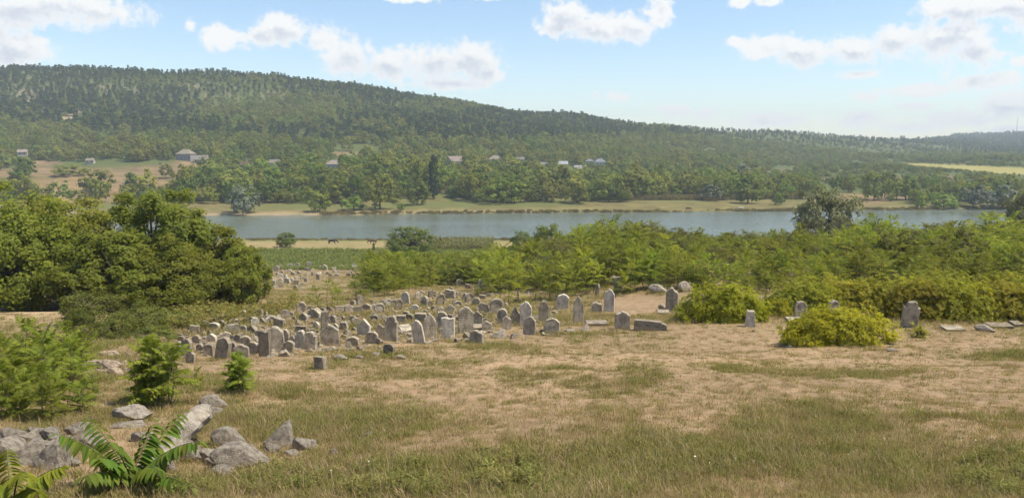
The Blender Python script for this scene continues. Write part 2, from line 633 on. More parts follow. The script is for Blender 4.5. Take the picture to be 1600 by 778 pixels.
def plain_mat(name, colr, rough=0.8, noise_amt=0.25, sc=3.0, var=0.0):
    m, t, out = new_mat(name)
    tc_ = t.node('ShaderNodeTexCoord')
    n = t.noise(tc_.outputs['Object'], sc, 5, 0.6)
    k = t.ramp(n, 0.3, 0.7, 1 - noise_amt, 1 + noise_amt, False)
    c = t.vmath('SCALE', tuple(colr), scale=k)
    p = t.node('ShaderNodeBsdfPrincipled')
    p.inputs['Roughness'].default_value = rough
    p.inputs['Specular IOR Level'].default_value = 0.2
    t.put(p.inputs['Base Color'], c)
    t.l.new(p.outputs[0], out.inputs[0])
    return m


M = {}
M['bark'] = plain_mat('bark', (0.10, 0.08, 0.06), 0.9, 0.4, 6.0)
M['twig'] = plain_mat('twig', (0.14, 0.13, 0.06), 0.8, 0.3, 6.0)
M['leaf_far'] = leaf_mat('leaf_far', (0.10, 0.14, 0.024), (0.21, 0.245, 0.042), 0.03, 0.35, 0.38, (0.34, 0.28, 0.05), 0.05)
M['leaf_pine'] = leaf_mat('leaf_pine', (0.062, 0.098, 0.032), (0.13, 0.175, 0.054), 0.018, 0.28, 0.2)
M['leaf_light'] = leaf_mat('leaf_light', (0.13, 0.15, 0.03), (0.26, 0.27, 0.06), 0.025, 0.25, 0.35)
M['leaf_silver'] = leaf_mat('leaf_silver', (0.09, 0.11, 0.07), (0.22, 0.24, 0.17), 0.01, 0.15, 0.2)
M['leaf_walnut'] = leaf_mat('leaf_walnut', (0.13, 0.15, 0.026), (0.265, 0.27, 0.05), 0.02, 0.18, 0.5, (0.44, 0.37, 0.03), 0.04)
M['leaf_shrub'] = leaf_mat('leaf_shrub', (0.105, 0.13, 0.03), (0.21, 0.225, 0.06), 0.015, 0.15, 0.4)
M['leaf_ail'] = leaf_mat('leaf_ail', (0.145, 0.185, 0.026), (0.295, 0.32, 0.052), 0.02, 0.25, 0.5, (0.38, 0.34, 0.04), 0.06)
M['leaf_sumac'] = leaf_mat('leaf_sumac', (0.225, 0.245, 0.026), (0.43, 0.425, 0.046), 0.015, 0.14, 0.5, (0.47, 0.38, 0.04), 0.04)
M['leaf_sumac_ol'] = leaf_mat('leaf_sumac_ol', (0.21, 0.22, 0.03), (0.41, 0.385, 0.065), 0.02, 0.18, 0.5, (0.46, 0.36, 0.06), 0.04)
M['grass_dry'] = leaf_mat('grass_dry', (0.28, 0.20, 0.12), (0.44, 0.335, 0.21), 0.012, 0.2, 0.35)
M['grass_green'] = leaf_mat('grass_green', (0.15, 0.155, 0.045), (0.27, 0.25, 0.085), 0.02, 0.25, 0.35)
M['grass_olive'] = leaf_mat('grass_olive', (0.19, 0.16, 0.07), (0.33, 0.27, 0.125), 0.02, 0.2, 0.35)
M['crop'] = leaf_mat('crop', (0.11, 0.14, 0.034), (0.22, 0.24, 0.07), 0.02, 0.2, 0.4)
M['corn'] = leaf_mat('corn', (0.12, 0.13, 0.04), (0.24, 0.22, 0.09), 0.02, 0.2, 0.3)
M['flower'] = plain_mat('flower', (0.75, 0.73, 0.62), 0.7, 0.1)
M['stone'] = stone_mat('stone', (0.46, 0.40, 0.305), (0.235, 0.20, 0.15), (0.63, 0.57, 0.465), (0.19, 0.175, 0.12), 1.3, 0.75, 0.25, 0.25)
M['stone_pale'] = stone_mat('stone_pale', (0.60, 0.54, 0.44), (0.36, 0.32, 0.26), (0.70, 0.65, 0.55), (0.24, 0.22, 0.17), 1.6, 0.5, 0.12, 0.3)
M['stone_dark'] = stone_mat('stone_dark', (0.37, 0.315, 0.235), (0.19, 0.16, 0.12), (0.52, 0.465, 0.37), (0.36, 0.33, 0.22), 1.3, 0.8, 0.22, 0.1)
M['rock'] = stone_mat('rock', (0.42, 0.37, 0.30), (0.22, 0.185, 0.15), (0.58, 0.53, 0.46), (0.16, 0.14, 0.11), 2.0, 1.0, 0.12)
M['rock_pink'] = stone_mat('rock_pink', (0.46, 0.36, 0.27), (0.26, 0.20, 0.15), (0.56, 0.47, 0.37), (0.22, 0.18, 0.13), 2.0, 0.8, 0.12)
# ------------------------------------------------------------------ ground
GREEN = [  # photo ellipses where the turf is green: x, y, rx, ry, amount
    (470, 640, 210, 46, 0.9), (330, 690, 110, 60, 0.5), (600, 655, 110, 40, 0.55), (610, 755, 120, 42, 1.0), (440, 760, 110, 30, 0.75),
    (780, 745, 110, 45, 0.8), (900, 770, 110, 30, 0.75), (860, 590, 110, 26, 0.55), (1000, 582, 60, 22, 0.7), (1180, 576, 70, 12, 0.7), (1330, 582, 160, 14, 0.45),
    (1270, 655, 160, 34, 0.55), (1100, 722, 260, 40, 0.48), (1570, 745, 110, 50, 1.0), (1400, 740, 120, 30, 0.5), (1590, 556, 60, 10, 0.8),
    (500, 565, 60, 16, 0.7), (590, 552, 110, 14, 0.55), (730, 540, 110, 9, 0.5), (880, 520, 120, 7, 0.5), (100, 560, 160, 70, 0.7), (260, 620, 130, 50, 0.55),
    (420, 575, 60, 20, 0.3), (960, 640, 60, 50, 0.4), (1420, 650, 40, 26, 0.5), (250, 760, 160, 30, 0.5), (1000, 700, 80, 40, 0.45)]
BARE = [(790, 655, 120, 34, 0.8), (700, 690, 110, 30, 0.5), (1050, 545, 200, 16, 0.5), (1500, 600, 160, 30, 0.4), (470, 590, 70, 9, 0.7), (1000, 478, 50, 14, 1.0),
        (700, 760, 30, 25, 0.6), (1100, 520, 60, 12, 0.6), (1520, 540, 90, 14, 0.5)]


def ellsum(E, px, py):
    s = np.zeros_like(px)
    for (x, y, rx, ry, a) in E:
        r = np.sqrt(((px - x) / rx) ** 2 + ((py - y) / ry) ** 2)
        s = np.maximum(s, a * (1 - sstep(r, 0.45, 1.15)))
    return s


def turf(x, y):
    """0 bare straw .. 1 lush green, for the near slope"""
    z = height(x, y)
    px, py, dep = project(np.stack([x, y, z], -1))
    g = ellsum(GREEN, px, py) - 0.9 * ellsum(BARE, px, py)
    g = g * (0.75 + 0.9 * fbm(x + 40, y, 1.3, 3)) + 0.75 * fbm(x, y, 2.6, 4) + 0.5 * fbm(x + 9, y - 4, 0.55, 2) + 0.10
    return np.clip(g, 0, 1)


def mixc(c, k, col):
    return c * (1 - k[:, None]) + np.array(col)[None, :] * k[:, None]


def ground_colour(x, y, z):
    px, py, dep = project(np.stack([x, y, z], -1))
    n1, n2 = fbm(x, y, 6.0, 4), fbm(x + 31, y + 11, 40.0, 3)
    c = np.tile(np.array([[0.295, 0.21, 0.127]]), (len(x), 1))
    c *= (1 + 0.25 * n1)[:, None]
    t = turf(x, y)
    near = 1 - sstep(y, 120, 170)
    c = mixc(c, 0.5 * t * near, (0.19, 0.165, 0.07))
    # slope between the stones: grass and weeds in the soil
    k = sstep(y, 30, 40) * near * np.clip(0.55 + 0.9 * fbm(x, y, 7.0, 3), 0, 1) * (1 - ellsum([(1000, 478, 90, 26, 1.0)], px, py))
    c = mixc(c, 0.6 * k, (0.17, 0.15, 0.06))
    # bare ochre earth at the left between the trees
    k = ellsum([(30, 487, 75, 22, 1.0)], px, py) * (y < 80)
    c = mixc(c, k * np.clip(0.7 + 1.2 * fbm(x, y, 2.0, 3), 0, 1), (0.40, 0.30, 0.185))
    # riverside: crop field, pasture strip
    k = sstep(y, 166, 172) * (y < 300)
    c = mixc(c, k, (0.12, 0.145, 0.04))
    k = sstep(y, 212, 218) * (1 - sstep(y, 236, 242)) * (x < 35) * (y < 300)
    c = mixc(c, k * (0.75 + 0.5 * n1).clip(0, 1), (0.30, 0.225, 0.115))
    k = sstep(y, 238, 244) * (y < 300)
    c = mixc(c, k, (0.17, 0.165, 0.06))
    # far side
    far = (y > 300)
    D = y - np.interp(px, [0, 400, 800, 1200, 1600], [345, 346, 358, 369, 384])
    k = far * 1.0
    strip = np.array([0.16, 0.138, 0.055]) * (1 + 0.5 * n1)[:, None]
    c = np.where(far[:, None], strip, c)
    gk = far * sstep(D, 12, 22) * np.clip(0.5 + 1.4 * n2 + 0.7 * n1, 0, 1)
    c = mixc(c, gk, (0.115, 0.13, 0.042))
    mud = far * (1 - sstep(D, 4, 9)) * np.clip(0.6 + 1.2 * fbm(x, y, 25, 2), 0, 1) * (1 - sstep(px, 700, 950))
    c = mixc(c, mud, (0.29, 0.225, 0.135))
    rim = far * (1 - sstep(D, 0, 3)) * sstep(px, 560, 800)
    c = mixc(c, rim, (0.10, 0.11, 0.04))
    fl = far * sstep(D, 62, 100)
    c = mixc(c, fl, (0.088, 0.108, 0.034))
    k = clearing(px, py) * far
    soil = np.array([0.195, 0.138, 0.074]) * (1 + 0.6 * n1)[:, None]
    c = c * (1 - k[:, None]) + soil * k[:, None]
    k = far * ellsum([(60, 302, 150, 26, 0.9), (150, 288, 110, 20, 0.6)], px, py) * np.clip(0.6 + n2, 0, 1)
    c = mixc(c, k, (0.25, 0.18, 0.08))
    k = bright_field(px, py) * far
    c = mixc(c, k, (0.29, 0.26, 0.085))
    k = rocky(px, py) * far
    c = mixc(c, k, (0.21, 0.185, 0.12))
    k = far * ellsum([(110, 181, 12, 4, 1.0), (124, 173, 9, 3, 1.0), (100, 186, 6, 3, 1.0)], px, py)
    c = mixc(c, k, (0.52, 0.37, 0.25))
    return np.clip(c, 0.02, 0.7)


CLEAR = [(60, 268, 40, 9), (150, 276, 90, 14), (110, 296, 110, 22), (250, 268, 80, 10), (200, 300, 60, 18), (300, 258, 40, 8), (70, 255, 28, 5), (20, 272, 40, 8),
         (545, 241, 34, 4), (1005, 270, 34, 6), (690, 287, 9, 14), (580, 283, 8, 5), (1310, 281, 40, 4), (1440, 281, 50, 5), (1530, 291, 40, 5), (1490, 278, 22, 4),
         (230, 285, 50, 10), (1225, 268, 30, 3), (1330, 312, 70, 9), (1405, 307, 50, 6)]


def clearing(px, py):
    return np.clip(ellsum([(a, b, c * 1.1, d * 1.2, 1.0) for a, b, c, d in CLEAR], px, py), 0, 1)


def bright_field(px, py):
    top = np.interp(px, [1395, 1420, 1600], [255, 254, 262])
    bot = np.interp(px, [1395, 1420, 1600], [256, 259, 274])
    return ((py > top) & (py < bot) & (px > 1395)).astype(float)


def rocky(px, py):
    m = ellsum([(30, 150, 60, 40, 0.9), (140, 140, 60, 20, 0.6), (270, 140, 110, 12, 0.6), (380, 150, 100, 12, 0.5), (10, 185, 30, 14, 0.7)], px, py)
    return m * (fbm(px, py * 3.0, 16.0, 3) > 0.12)


def add_ground():
    fwd = np.radians(np.concatenate([np.linspace(-44, 44, 290)]))
    side = np.radians(np.concatenate([np.linspace(47, 313, 60)]))
    ang = np.concatenate([fwd, side])
    r = 0.4 * np.exp(np.linspace(0, math.log(3200 / 0.4), 620))
    A, R = np.meshgrid(ang, r)
    x, y = (np.sin(A) * R).ravel(), (np.cos(A) * R).ravel()
    z = height(x, y)
    na, nr = len(ang), len(r)
    i = np.arange(nr - 1)[:, None] * na
    j = np.arange(na)[None, :]
    j2 = (j + 1) % na
    Fc = np.stack([i + j, i + na + j, i + na + j2, i + j2], -1).reshape(-1, 4)[:, ::-1]
    g = Geo()
    g.add(np.stack([x, y, z], -1), Fc)
    cen = len(x)
    m, t, out = new_mat('earth')
    at = t.node('ShaderNodeAttribute', attribute_name='soil')
    tc_ = t.node('ShaderNodeTexCoord')
    n = t.noise(tc_.outputs['Object'], 3.0, 6, 0.65)
    n2 = t.noise(tc_.outputs['Object'], 22.0, 5, 0.7)
    k = t.math('MULTIPLY', t.ramp(n, 0.3, 0.7, 0.72, 1.28, False), t.ramp(n2, 0.3, 0.7, 0.72, 1.28, False))
    p = t.node('ShaderNodeBsdfPrincipled')
    p.inputs['Roughness'].default_value = 0.95
    p.inputs['Specular IOR Level'].default_value = 0.1
    t.put(p.inputs['Base Color'], t.vmath('SCALE', at.outputs['Color'], scale=k))
    bp = t.node('ShaderNodeBump')
    bp.inputs['Strength'].default_value = 0.8
    bp.inputs['Distance'].default_value = 0.06
    t.put(bp.inputs['Height'], t.math('ADD', n, t.math('MULTIPLY', n2, 0.5)))
    t.l.new(bp.outputs[0], p.inputs['Normal'])
    t.l.new(p.outputs[0], out.inputs[0])
    me = g.mesh('ground', m, smooth=True)
    a = me.color_attributes.new('soil', 'FLOAT_COLOR', 'POINT')
    c = np.ones((len(x), 4), np.float32)
    c[:, :3] = ground_colour(x, y, z)
    a.data.foreach_set('color', c.reshape(-1))
    o = link('ground', me)
    tag(o, 'dry sloping hillside, river banks and wooded hills beyond', 'ground', kind='structure')


add_ground()

# ------------------------------------------------------------------ river
m, t, out = new_mat('river_water')
tc_ = t.node('ShaderNodeTexCoord')
vec = t.vmath('MULTIPLY', tc_.outputs['Object'], (0.35, 1.0, 1.0))
n = t.noise(vec, 0.9, 4, 0.6)
n3 = t.noise(vec, 0.03, 3, 0.5)
p = t.node('ShaderNodeBsdfPrincipled')
p.inputs['Base Color'].default_value = (0.12, 0.14, 0.105, 1)
t.put(p.inputs['Roughness'], t.ramp(n3, 0.35, 0.65, 0.10, 0.22))
p.inputs['IOR'].default_value = 1.33
p.inputs['Specular IOR Level'].default_value = 0.5
bp = t.node('ShaderNodeBump')
bp.inputs['Strength'].default_value = 0.9
bp.inputs['Distance'].default_value = 0.2
t.put(bp.inputs['Height'], n)
t.l.new(bp.outputs[0], p.inputs['Normal'])
t.l.new(p.outputs[0], out.inputs[0])
g = Geo()
xs = np.linspace(-1400, 1400, 57)
ys = np.linspace(245, 420, 8)
X, Y = np.meshgrid(xs, ys)
V = np.stack([X.ravel(), Y.ravel(), np.zeros(X.size)], -1)
i = np.arange(7)[:, None] * 57
j = np.arange(56)[None, :]
g.add(V, np.stack([i + j, i + j + 1, i + 57 + j + 1, i + 57 + j], -1).reshape(-1, 4))
o = link('river', g.mesh('river', m, True))
tag(o, 'wide calm grey-green river crossing the valley', 'river', kind='structure')

# ------------------------------------------------------------------ trees: builders
RNG = np.random.RandomState(11)


def crown(rng, R, cz, nclump, nleaf, leaf, clump, shell=0.55, low=-0.8, droop=0.25, aspect=0.6, lobes=0.28, flat=0.8, pend=None, nr=0.55, nq=0.6):
    """leaf quads gathered in clumps through an uneven ellipsoid; returns Geo and the clump centres"""
    R = np.array(R, float)
    d = nrm(rng.normal(size=(nclump * 3, 3)))
    d = d[d[:, 2] > low][:nclump]
    ph = rng.rand(6) * 6.28
    lob = 1 + lobes * (np.sin(3 * np.arctan2(d[:, 1], d[:, 0]) + ph[0] + 2.0 * d[:, 2]) * 0.5 + np.sin(5 * d[:, 2] + ph[1]) * 0.4 + rng.uniform(-0.6, 0.6, len(d)))
    rr = (shell + (1 - shell) * rng.rand(len(d)) ** 0.6) * lob
    C = d * rr[:, None] * R + np.array([0, 0, cz])
    ctone = rng.rand(len(C))
    n = len(C) * nleaf
    cc = np.repeat(np.arange(len(C)), nleaf)
    q = nrm(rng.normal(size=(n, 3))) * (rng.rand(n) ** 0.5)[:, None] * clump * rng.uniform(0.7, 1.3, len(C))[cc][:, None]
    q[:, 2] *= flat
    P = C[cc] + q
    N = nrm(nrm((P - np.array([0, 0, cz])) / R) * 0.7 + nrm(q) * nq + rng.normal(size=(n, 3)) * nr + np.array([0, 0, 0.35]))
    U = nrm(rng.normal(size=(n, 3)) + np.array([0, 0, -droop]))
    U = nrm(U - N * np.sum(U * N, -1, keepdims=True))
    L = leaf * rng.uniform(0.7, 1.35, n)
    tone = np.clip(0.15 + 0.45 * ctone[cc] + 0.40 * rng.rand(n), 0, 1)
    g = Geo()
    add_leaves(g, P - U * (L * 0.5)[:, None], U, N, L, L * aspect, tone)
    return g, C


def trunk(rng, C, h0, r0, nlimb=8, sides=6, lean=0.25):
    g = Geo()
    top = np.array([rng.uniform(-lean, lean), rng.uniform(-lean, lean), h0])
    pts = np.array([[0, 0, -0.3], [0, 0, 0.1], top * 0.5 + rng.uniform(-0.1, 0.1, 3) * h0 * 0.3, top])
    add_tube(g, pts, [r0 * 1.3, r0, r0 * 0.85, r0 * 0.6], sides)
    idx = rng.permutation(len(C))[:nlimb]
    for k in idx:
        s = pts[2] * (1 - 0.4) + top * 0.4 if rng.rand() < 0.5 else top
        m_ = (s + C[k]) / 2 + np.array([0, 0, 0.12 * np.linalg.norm(C[k] - s)])
        add_tube(g, [s, m_, C[k]], [r0 * 0.5, r0 * 0.3, r0 * 0.1], 5)
    return g


def pine_geo(rng, h, r, n=150):
    """irregular hill pine: bare-ish stem and ragged cone of drooping sprays"""
    tt = rng.rand(n) ** 0.75
    z = h * (0.22 + 0.78 * tt)
    rad = r * (1 - tt) ** 0.7 * rng.uniform(0.5, 1.1, n) + 0.12
    a = rng.rand(n) * 6.283
    P = np.stack([np.cos(a) * rad * 0.6, np.sin(a) * rad * 0.6, z], -1)
    out = np.stack([np.cos(a), np.sin(a), rng.uniform(-0.3, 0.35, n)], -1)
    N = nrm(np.stack([np.cos(a) * 0.4, np.sin(a) * 0.4, np.full(n, 0.9)], -1) + rng.normal(size=(n, 3)) * 0.25)
    g = Geo()
    L = rng.uniform(0.7, 1.3, n) * r * 0.75
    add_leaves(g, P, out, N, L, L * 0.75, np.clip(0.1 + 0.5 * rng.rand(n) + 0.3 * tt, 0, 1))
    t = Geo()
    add_tube(t, [(0, 0, -0.5), (0, 0, h * 0.5), (0.1, 0, h * 0.93)], [0.22, 0.14, 0.03], 5)
    return g, t


FARP = []   # (crown mesh, trunk mesh) broadleaf
for k in range(6):
    rng = np.random.RandomState(100 + k)
    hh = [7.5, 6.5, 8.5, 5.5, 7.0, 9.0][k]
    rr = [3.9, 3.6, 3.7, 3.9, 3.3, 4.2][k]
    g, C = crown(rng, (rr, rr * 0.95, hh * 0.46), hh * 0.52, 40, 20, 0.72, 1.05, 0.62, -0.85, aspect=0.8, lobes=0.3, nr=0.22, nq=0.8)
    tg = trunk(rng, C, hh * 0.45, 0.22, 5, 5)
    FARP.append((g, tg, hh))
PINEP = []
for k in range(4):
    rng = np.random.RandomState(200 + k)
    PINEP.append(pine_geo(rng, [10, 11.5, 9, 8][k], [2.3, 2.5, 2.6, 2.2][k], 170))

far_cr = [p[0].mesh('far_crown', M['leaf_far']) for p in FARP]
far_cr_l = [p[0].mesh('far_crown_light', M['leaf_light']) for p in FARP]
far_cr_s = [p[0].mesh('far_crown_silver', M['leaf_silver']) for p in FARP]
far_tr = [p[1].mesh('far_trunk', M['bark'], True) for p in FARP]
far_all = []
for p in FARP:
    far_all.append(proto('wood_tree', Geo().merge(p[0]).mesh('wood_tree', [M['leaf_far']])))
far_all_l = [proto('wood_tree_light', me) for me in far_cr_l]
pine_all = []
for (cg, tg) in PINEP:
    tg2 = Geo().merge(tg)
    tg2.mi = [np.ones_like(a) for a in tg2.mi]
    pine_all.append(proto('wood_pine', Geo().merge(cg).merge(tg2).mesh('wood_pine', [M['leaf_pine'], M['bark']])))

# ------------------------------------------------------------------ village houses across the river
HOUSES = [  # px, base py, width px, wall h, roof kind, roof colour, wall colour, yaw, label
    (36, 243, 13, 2.6, 'gable', (0.50, 0.42, 0.36), (0.55, 0.5, 0.45), 0.3, 'tiny house with pale pinkish roof left of the other hillside houses'),
    (142, 256, 11, 2.4, 'gable', (0.42, 0.38, 0.30), (0.5, 0.47, 0.4), 0.1, 'small low shed at the top edge of the bare brown field'),
    (291, 250, 24, 4.4, 'hip', (0.45, 0.40, 0.31), (0.33, 0.32, 0.32), -0.15, 'two-storey grey house with beige hipped roof above the brown field'),
    (315, 255, 21, 2.6, 'gable', (0.37, 0.34, 0.31), (0.45, 0.42, 0.38), 0.1, 'low grey-roofed outbuilding beside the two-storey grey house'),
    (384, 263, 14, 2.6, 'gable', (0.33, 0.19, 0.13), (0.5, 0.45, 0.4), -0.3, 'small cottage with reddish brown roof among trees'),
    (430, 260, 16, 2.6, 'gable', (0.42, 0.36, 0.30), (0.5, 0.47, 0.42), 0.05, 'long cottage with pale brown roof right of the reddish-roofed cottage'),
    (522, 264, 22, 3.4, 'hip', (0.50, 0.41, 0.34), (0.40, 0.43, 0.47), 0.1, 'cottage with hipped pinkish roof and bluish wall left of the poplar'),
    (547, 250, 14, 3.2, 'gable', (0.52, 0.42, 0.36), (0.58, 0.46, 0.40), 0.2, 'pinkish house with a chimney just above the bluish-walled cottage'),
    (711, 258, 25, 3.0, 'gable', (0.42, 0.33, 0.29), (0.58, 0.55, 0.50), 0.7, 'pale gabled house just right of the tall poplar'),
    (774, 255, 21, 3.0, 'hip', (0.43, 0.38, 0.32), (0.50, 0.47, 0.43), 0.0, 'house with steep beige hipped roof standing alone among trees'),
    (813, 254, 11, 2.6, 'gable', (0.33, 0.32, 0.30), (0.42, 0.41, 0.4), 0.2, 'small grey shed right of the steep beige-roofed house'),
    (850, 262, 11, 2.6, 'gable', (0.40, 0.41, 0.43), (0.45, 0.45, 0.45), -0.2, 'small bluish-grey roofed hut left of the white-roofed house'),
    (879, 262, 15, 2.8, 'gable', (0.62, 0.64, 0.68), (0.42, 0.40, 0.38), 0.0, 'long house with bright whitish roof'),
    (906, 268, 17, 2.2, 'gable', (0.56, 0.56, 0.55), (0.45, 0.43, 0.40), 0.1, 'low pale-roofed barn nearest the river on the right of the village'),
    (921, 257, 12, 2.8, 'hip', (0.36, 0.37, 0.38), (0.48, 0.48, 0.48), -0.1, 'small grey hipped house next to the rightmost house'),
    (937, 259, 17, 3.2, 'hip', (0.34, 0.37, 0.40), (0.55, 0.57, 0.60), 0.15, 'rightmost village house with grey-blue hipped roof and light wall'),
]
M['win'] = plain_mat('window_glass', (0.05, 0.06, 0.07), 0.2, 0.1)
M['frame'] = plain_mat('window_frame', (0.6, 0.6, 0.58), 0.6, 0.1)
HBOX = []


def house(px, py, wpx, wall_h, kind, rc, wc, yaw, label):
    p, dep = hit(px, py)
    w = wpx * dep / F
    d = w * 0.7
    rh = w * (0.30 if kind == 'hip' else 0.30)
    root = link('house', None, loc=(p[0], p[1], p[2] - 0.1), rot=(0, 0, yaw))
    root.empty_display_size = 1
    tag(root, label, 'house', 'village houses across the river')
    wm = plain_mat('plaster', tuple(0.8 * c_ for c_ in wc), 0.9, 0.15, 0.8)
    rc, wc = tuple(0.5 * c_ for c_ in rc), tuple(0.75 * c_ for c_ in wc)
    rm = plain_mat('roofing', rc, 0.85, 0.2, 1.2)
    g = Geo()
    add_box(g, (-w / 2, -d / 2, -2.0), (w / 2, d / 2, wall_h))
    if kind == 'gable':
        g.add([(-w / 2, -d / 2, wall_h), (-w / 2, d / 2, wall_h), (-w / 2, 0, wall_h + rh * 0.9), (w / 2, -d / 2, wall_h), (w / 2, d / 2, wall_h), (w / 2, 0, wall_h + rh * 0.9)],
              [(0, 2, 1), (3, 4, 5)])
    link('wall', g.mesh('wall', wm), root)
    e = 0.45
    g = Geo()
    zb, th = wall_h + 0.02, 0.14
    if kind == 'gable':
        for s in (-1, 1):
            a = [(-w / 2 - e, s * (d / 2 + e), zb - 0.2), (w / 2 + e, s * (d / 2 + e), zb - 0.2), (w / 2 + e, 0, zb + rh), (-w / 2 - e, 0, zb + rh)]
            b = [(x, y, z + th) for x, y, z in a]
            g.add(a + b, [(0, 1, 2, 3), (4, 5, 6, 7), (0, 1, 5, 4), (1, 2, 6, 5), (2, 3, 7, 6), (3, 0, 4, 7)])
    else:
        r = w * 0.18
        g.add([(-w / 2 - e, -d / 2 - e, zb), (w / 2 + e, -d / 2 - e, zb), (w / 2 + e, d / 2 + e, zb), (-w / 2 - e, d / 2 + e, zb),
               (-r, 0, zb + rh), (r, 0, zb + rh)], [(0, 1, 5, 4), (2, 3, 4, 5)])
        g.add([(w / 2 + e, -d / 2 - e, zb), (w / 2 + e, d / 2 + e, zb), (r, 0, zb + rh), (-w / 2 - e, d / 2 + e, zb), (-w / 2 - e, -d / 2 - e, zb), (-r, 0, zb + rh)], [(0, 1, 2), (3, 4, 5)])
        g.add([(-w / 2 - e, -d / 2 - e, zb - 0.01), (w / 2 + e, -d / 2 - e, zb - 0.01), (w / 2 + e, d / 2 + e, zb - 0.01), (-w / 2 - e, d / 2 + e, zb - 0.01)], [(3, 2, 1, 0)])
    roof = link('roof', g.mesh('roof', rm), root)
    g = Geo()
    add_box(g, (w * 0.12, -0.3, zb + rh * 0.5), (w * 0.12 + 0.6, 0.3, zb + rh + 0.9))
    link('chimney', g.mesh('chimney', wm), roof)
    nst = 2 if wall_h > 5 else 1
    nw = max(2, int(w / 2.6))
    for s in range(nst):
        for k in range(nw):
            x = -w / 2 + (k + 0.5) * w / nw
            z0 = 0.9 + s * 2.6
            g = Geo()
            add_box(g, (x - 0.5, -d / 2 - 0.06, z0), (x + 0.5, -d / 2 + 0.05, z0 + 1.2))
            wn = link('window', g.mesh('window', M['frame']), root)
            g = Geo()
            add_box(g, (x - 0.42, -d / 2 - 0.075, z0 + 0.08), (x + 0.42, -d / 2 - 0.03, z0 + 1.12))
            link('pane', g.mesh('pane', M['win']), wn)
    HBOX.append((px, py, wpx, dep))


for h_ in HOUSES:
    house(*h_)

# ------------------------------------------------------------------ woods across the river
HBOX.append((678, 311, 16, hit(678, 311)[1]))
EDGE = ([320, 470, 560, 620, 640, 700, 730, 790, 900, 1000, 1100, 1250, 1340, 1450, 1600], [324, 327, 327, 325, 318, 312, 316, 320, 318, 311, 311, 316, 313, 321, 324])


def pine_share(px, py):
    """how much of the wood is pine at a photo position of the ground"""
    low = np.interp(px, [0, 300, 480, 560, 700, 850, 950, 1050, 1200, 1400, 1600], [213, 214, 226, 222, 224, 222, 215, 213, 222, 236, 245])
    k = 1 - sstep(py, low - 8, low + 4)
    light = ellsum([(420, 175, 170, 34, 0.9), (600, 200, 60, 10, 0.6), (60, 205, 90, 12, 0.7), (700, 168, 90, 14, 0.6), (1040, 197, 60, 9, 0.9), (300, 130, 200, 14, 0.5), (1180, 200, 80, 7, 0.7)], px, py)
    return np.clip(0.76 * k - light, 0, 1)


def sample_woods():
    rng = np.random.RandomState(5)
    pts = []
    y = 395.0
    while y < 2650:
        step = 8.0 if y < 620 else (6.6 if y < 850 else (5.6 if y < 1150 else 12))
        x0, x1 = -0.72 * y, 0.72 * y
        xs = np.arange(x0, x1, step)
        pts.append(np.stack([xs + rng.uniform(-0.48, 0.48, len(xs)) * step, y + rng.uniform(-0.48, 0.48, len(xs)) * step], -1))
        y += step
    P = np.concatenate(pts)
    z = height(P[:, 0], P[:, 1])
    px, py, dep = project(np.column_stack([P, z]))
    edge = np.interp(px, *EDGE)
    r = rng.rand(len(P))
    keep = (px > -60) & (px < 1660) & (py < edge + 6 * fbm(px, py, 40, 2))
    keep &= ~((clearing(px, py) > 0.35 + 0.3 * r) | (bright_field(px, py - 1.0) > 0.5))
    keep &= ~((rocky(px, py) > 0.3) & (r < 0.6))
    keep &= ~(ellsum([(106, 187, 14, 6, 1.0), (120, 180, 10, 4, 1.0)], px, py) > 0.4)
    # the broad brown field at the left keeps only scattered bushes
    fld_ = ellsum([(130, 285, 190, 34, 1.0), (250, 265, 90, 16, 1.0)], px, py)
    keep &= ~((fld_ > 0.3) & (r < 0.93 - 0.25 * (py > 300)))
    # scrubby lowland at the right is looser
    loose = sstep(px, 1180, 1320) * (py > 272)
    keep &= ~((loose > 0.5) & (r < 0.62 + 0.5 * fbm(P[:, 0], P[:, 1], 45, 2)))
    keep &= ~((fbm(P[:, 0] + 200, P[:, 1], 30.0, 3) < -0.30) & (py > 225))
    # no tree beyond the crest of its bearing
    crest = np.interp(px, [0, 400, 700, 1000, 1200, 1400, 1500, 1600], [1010, 1010, 1070, 1210, 1420, 1620, 2650, 2650])
    keep &= dep < crest + 25
    P, z, px, py, dep = P[keep], z[keep], px[keep], py[keep], dep[keep]
    n = len(P)
    pine = rng.rand(n) < pine_share(px, py)
    sc = np.where(pine, rng.uniform(0.8, 1.15, n), rng.uniform(0.55, 1.3, n))
    sc *= np.where(pine, 0.82, 0.85 + 0.25 * (dep < 620)) * (1.0 + 0.35 * (1 - sstep(dep, 430, 640)))
    sc *= np.where((py > 255) & (px > 1180), 0.7, 1.0)
    sc *= np.where((px < 420) & (py < 165) & ~pine, 0.7, 1.0)
    sc *= np.where(dep > 1700, 1.35, 1.0)
    sc *= np.where((dep > 860) & (dep < 1700), 0.78, 1.0)
    bot_ = np.interp(px, [1395, 1420, 1600], [256, 259, 274])
    room = np.maximum(py - bot_ + 1.0, 0.5) * dep / F
    sc = np.where((px > 1395) & (py > bot_) & (dep < 900), np.minimum(sc, room / np.where(pine, 10, 7.5)), sc)
    H = np.where(pine, 10, 7.5) * sc
    # keep the houses in sight
    ok = np.ones(n, bool)
    for (hx, hy, hw, hd) in HBOX:
        top = py - F * H / dep
        front = (dep < hd + 6) & (np.abs(px - hx) < hw / 2 + F * 3.0 * sc / dep * 0.8) & (top < hy - 4.0)
        inside = (np.abs(dep - hd) < 13) & (np.abs(px - hx) < hw / 2 + F * 3.5 / hd)
        ok &= ~(front | inside)
    ok &= sc > 0.2
    return P[ok], z[ok], px[ok], py[ok], dep[ok], pine[ok], sc[ok], rng


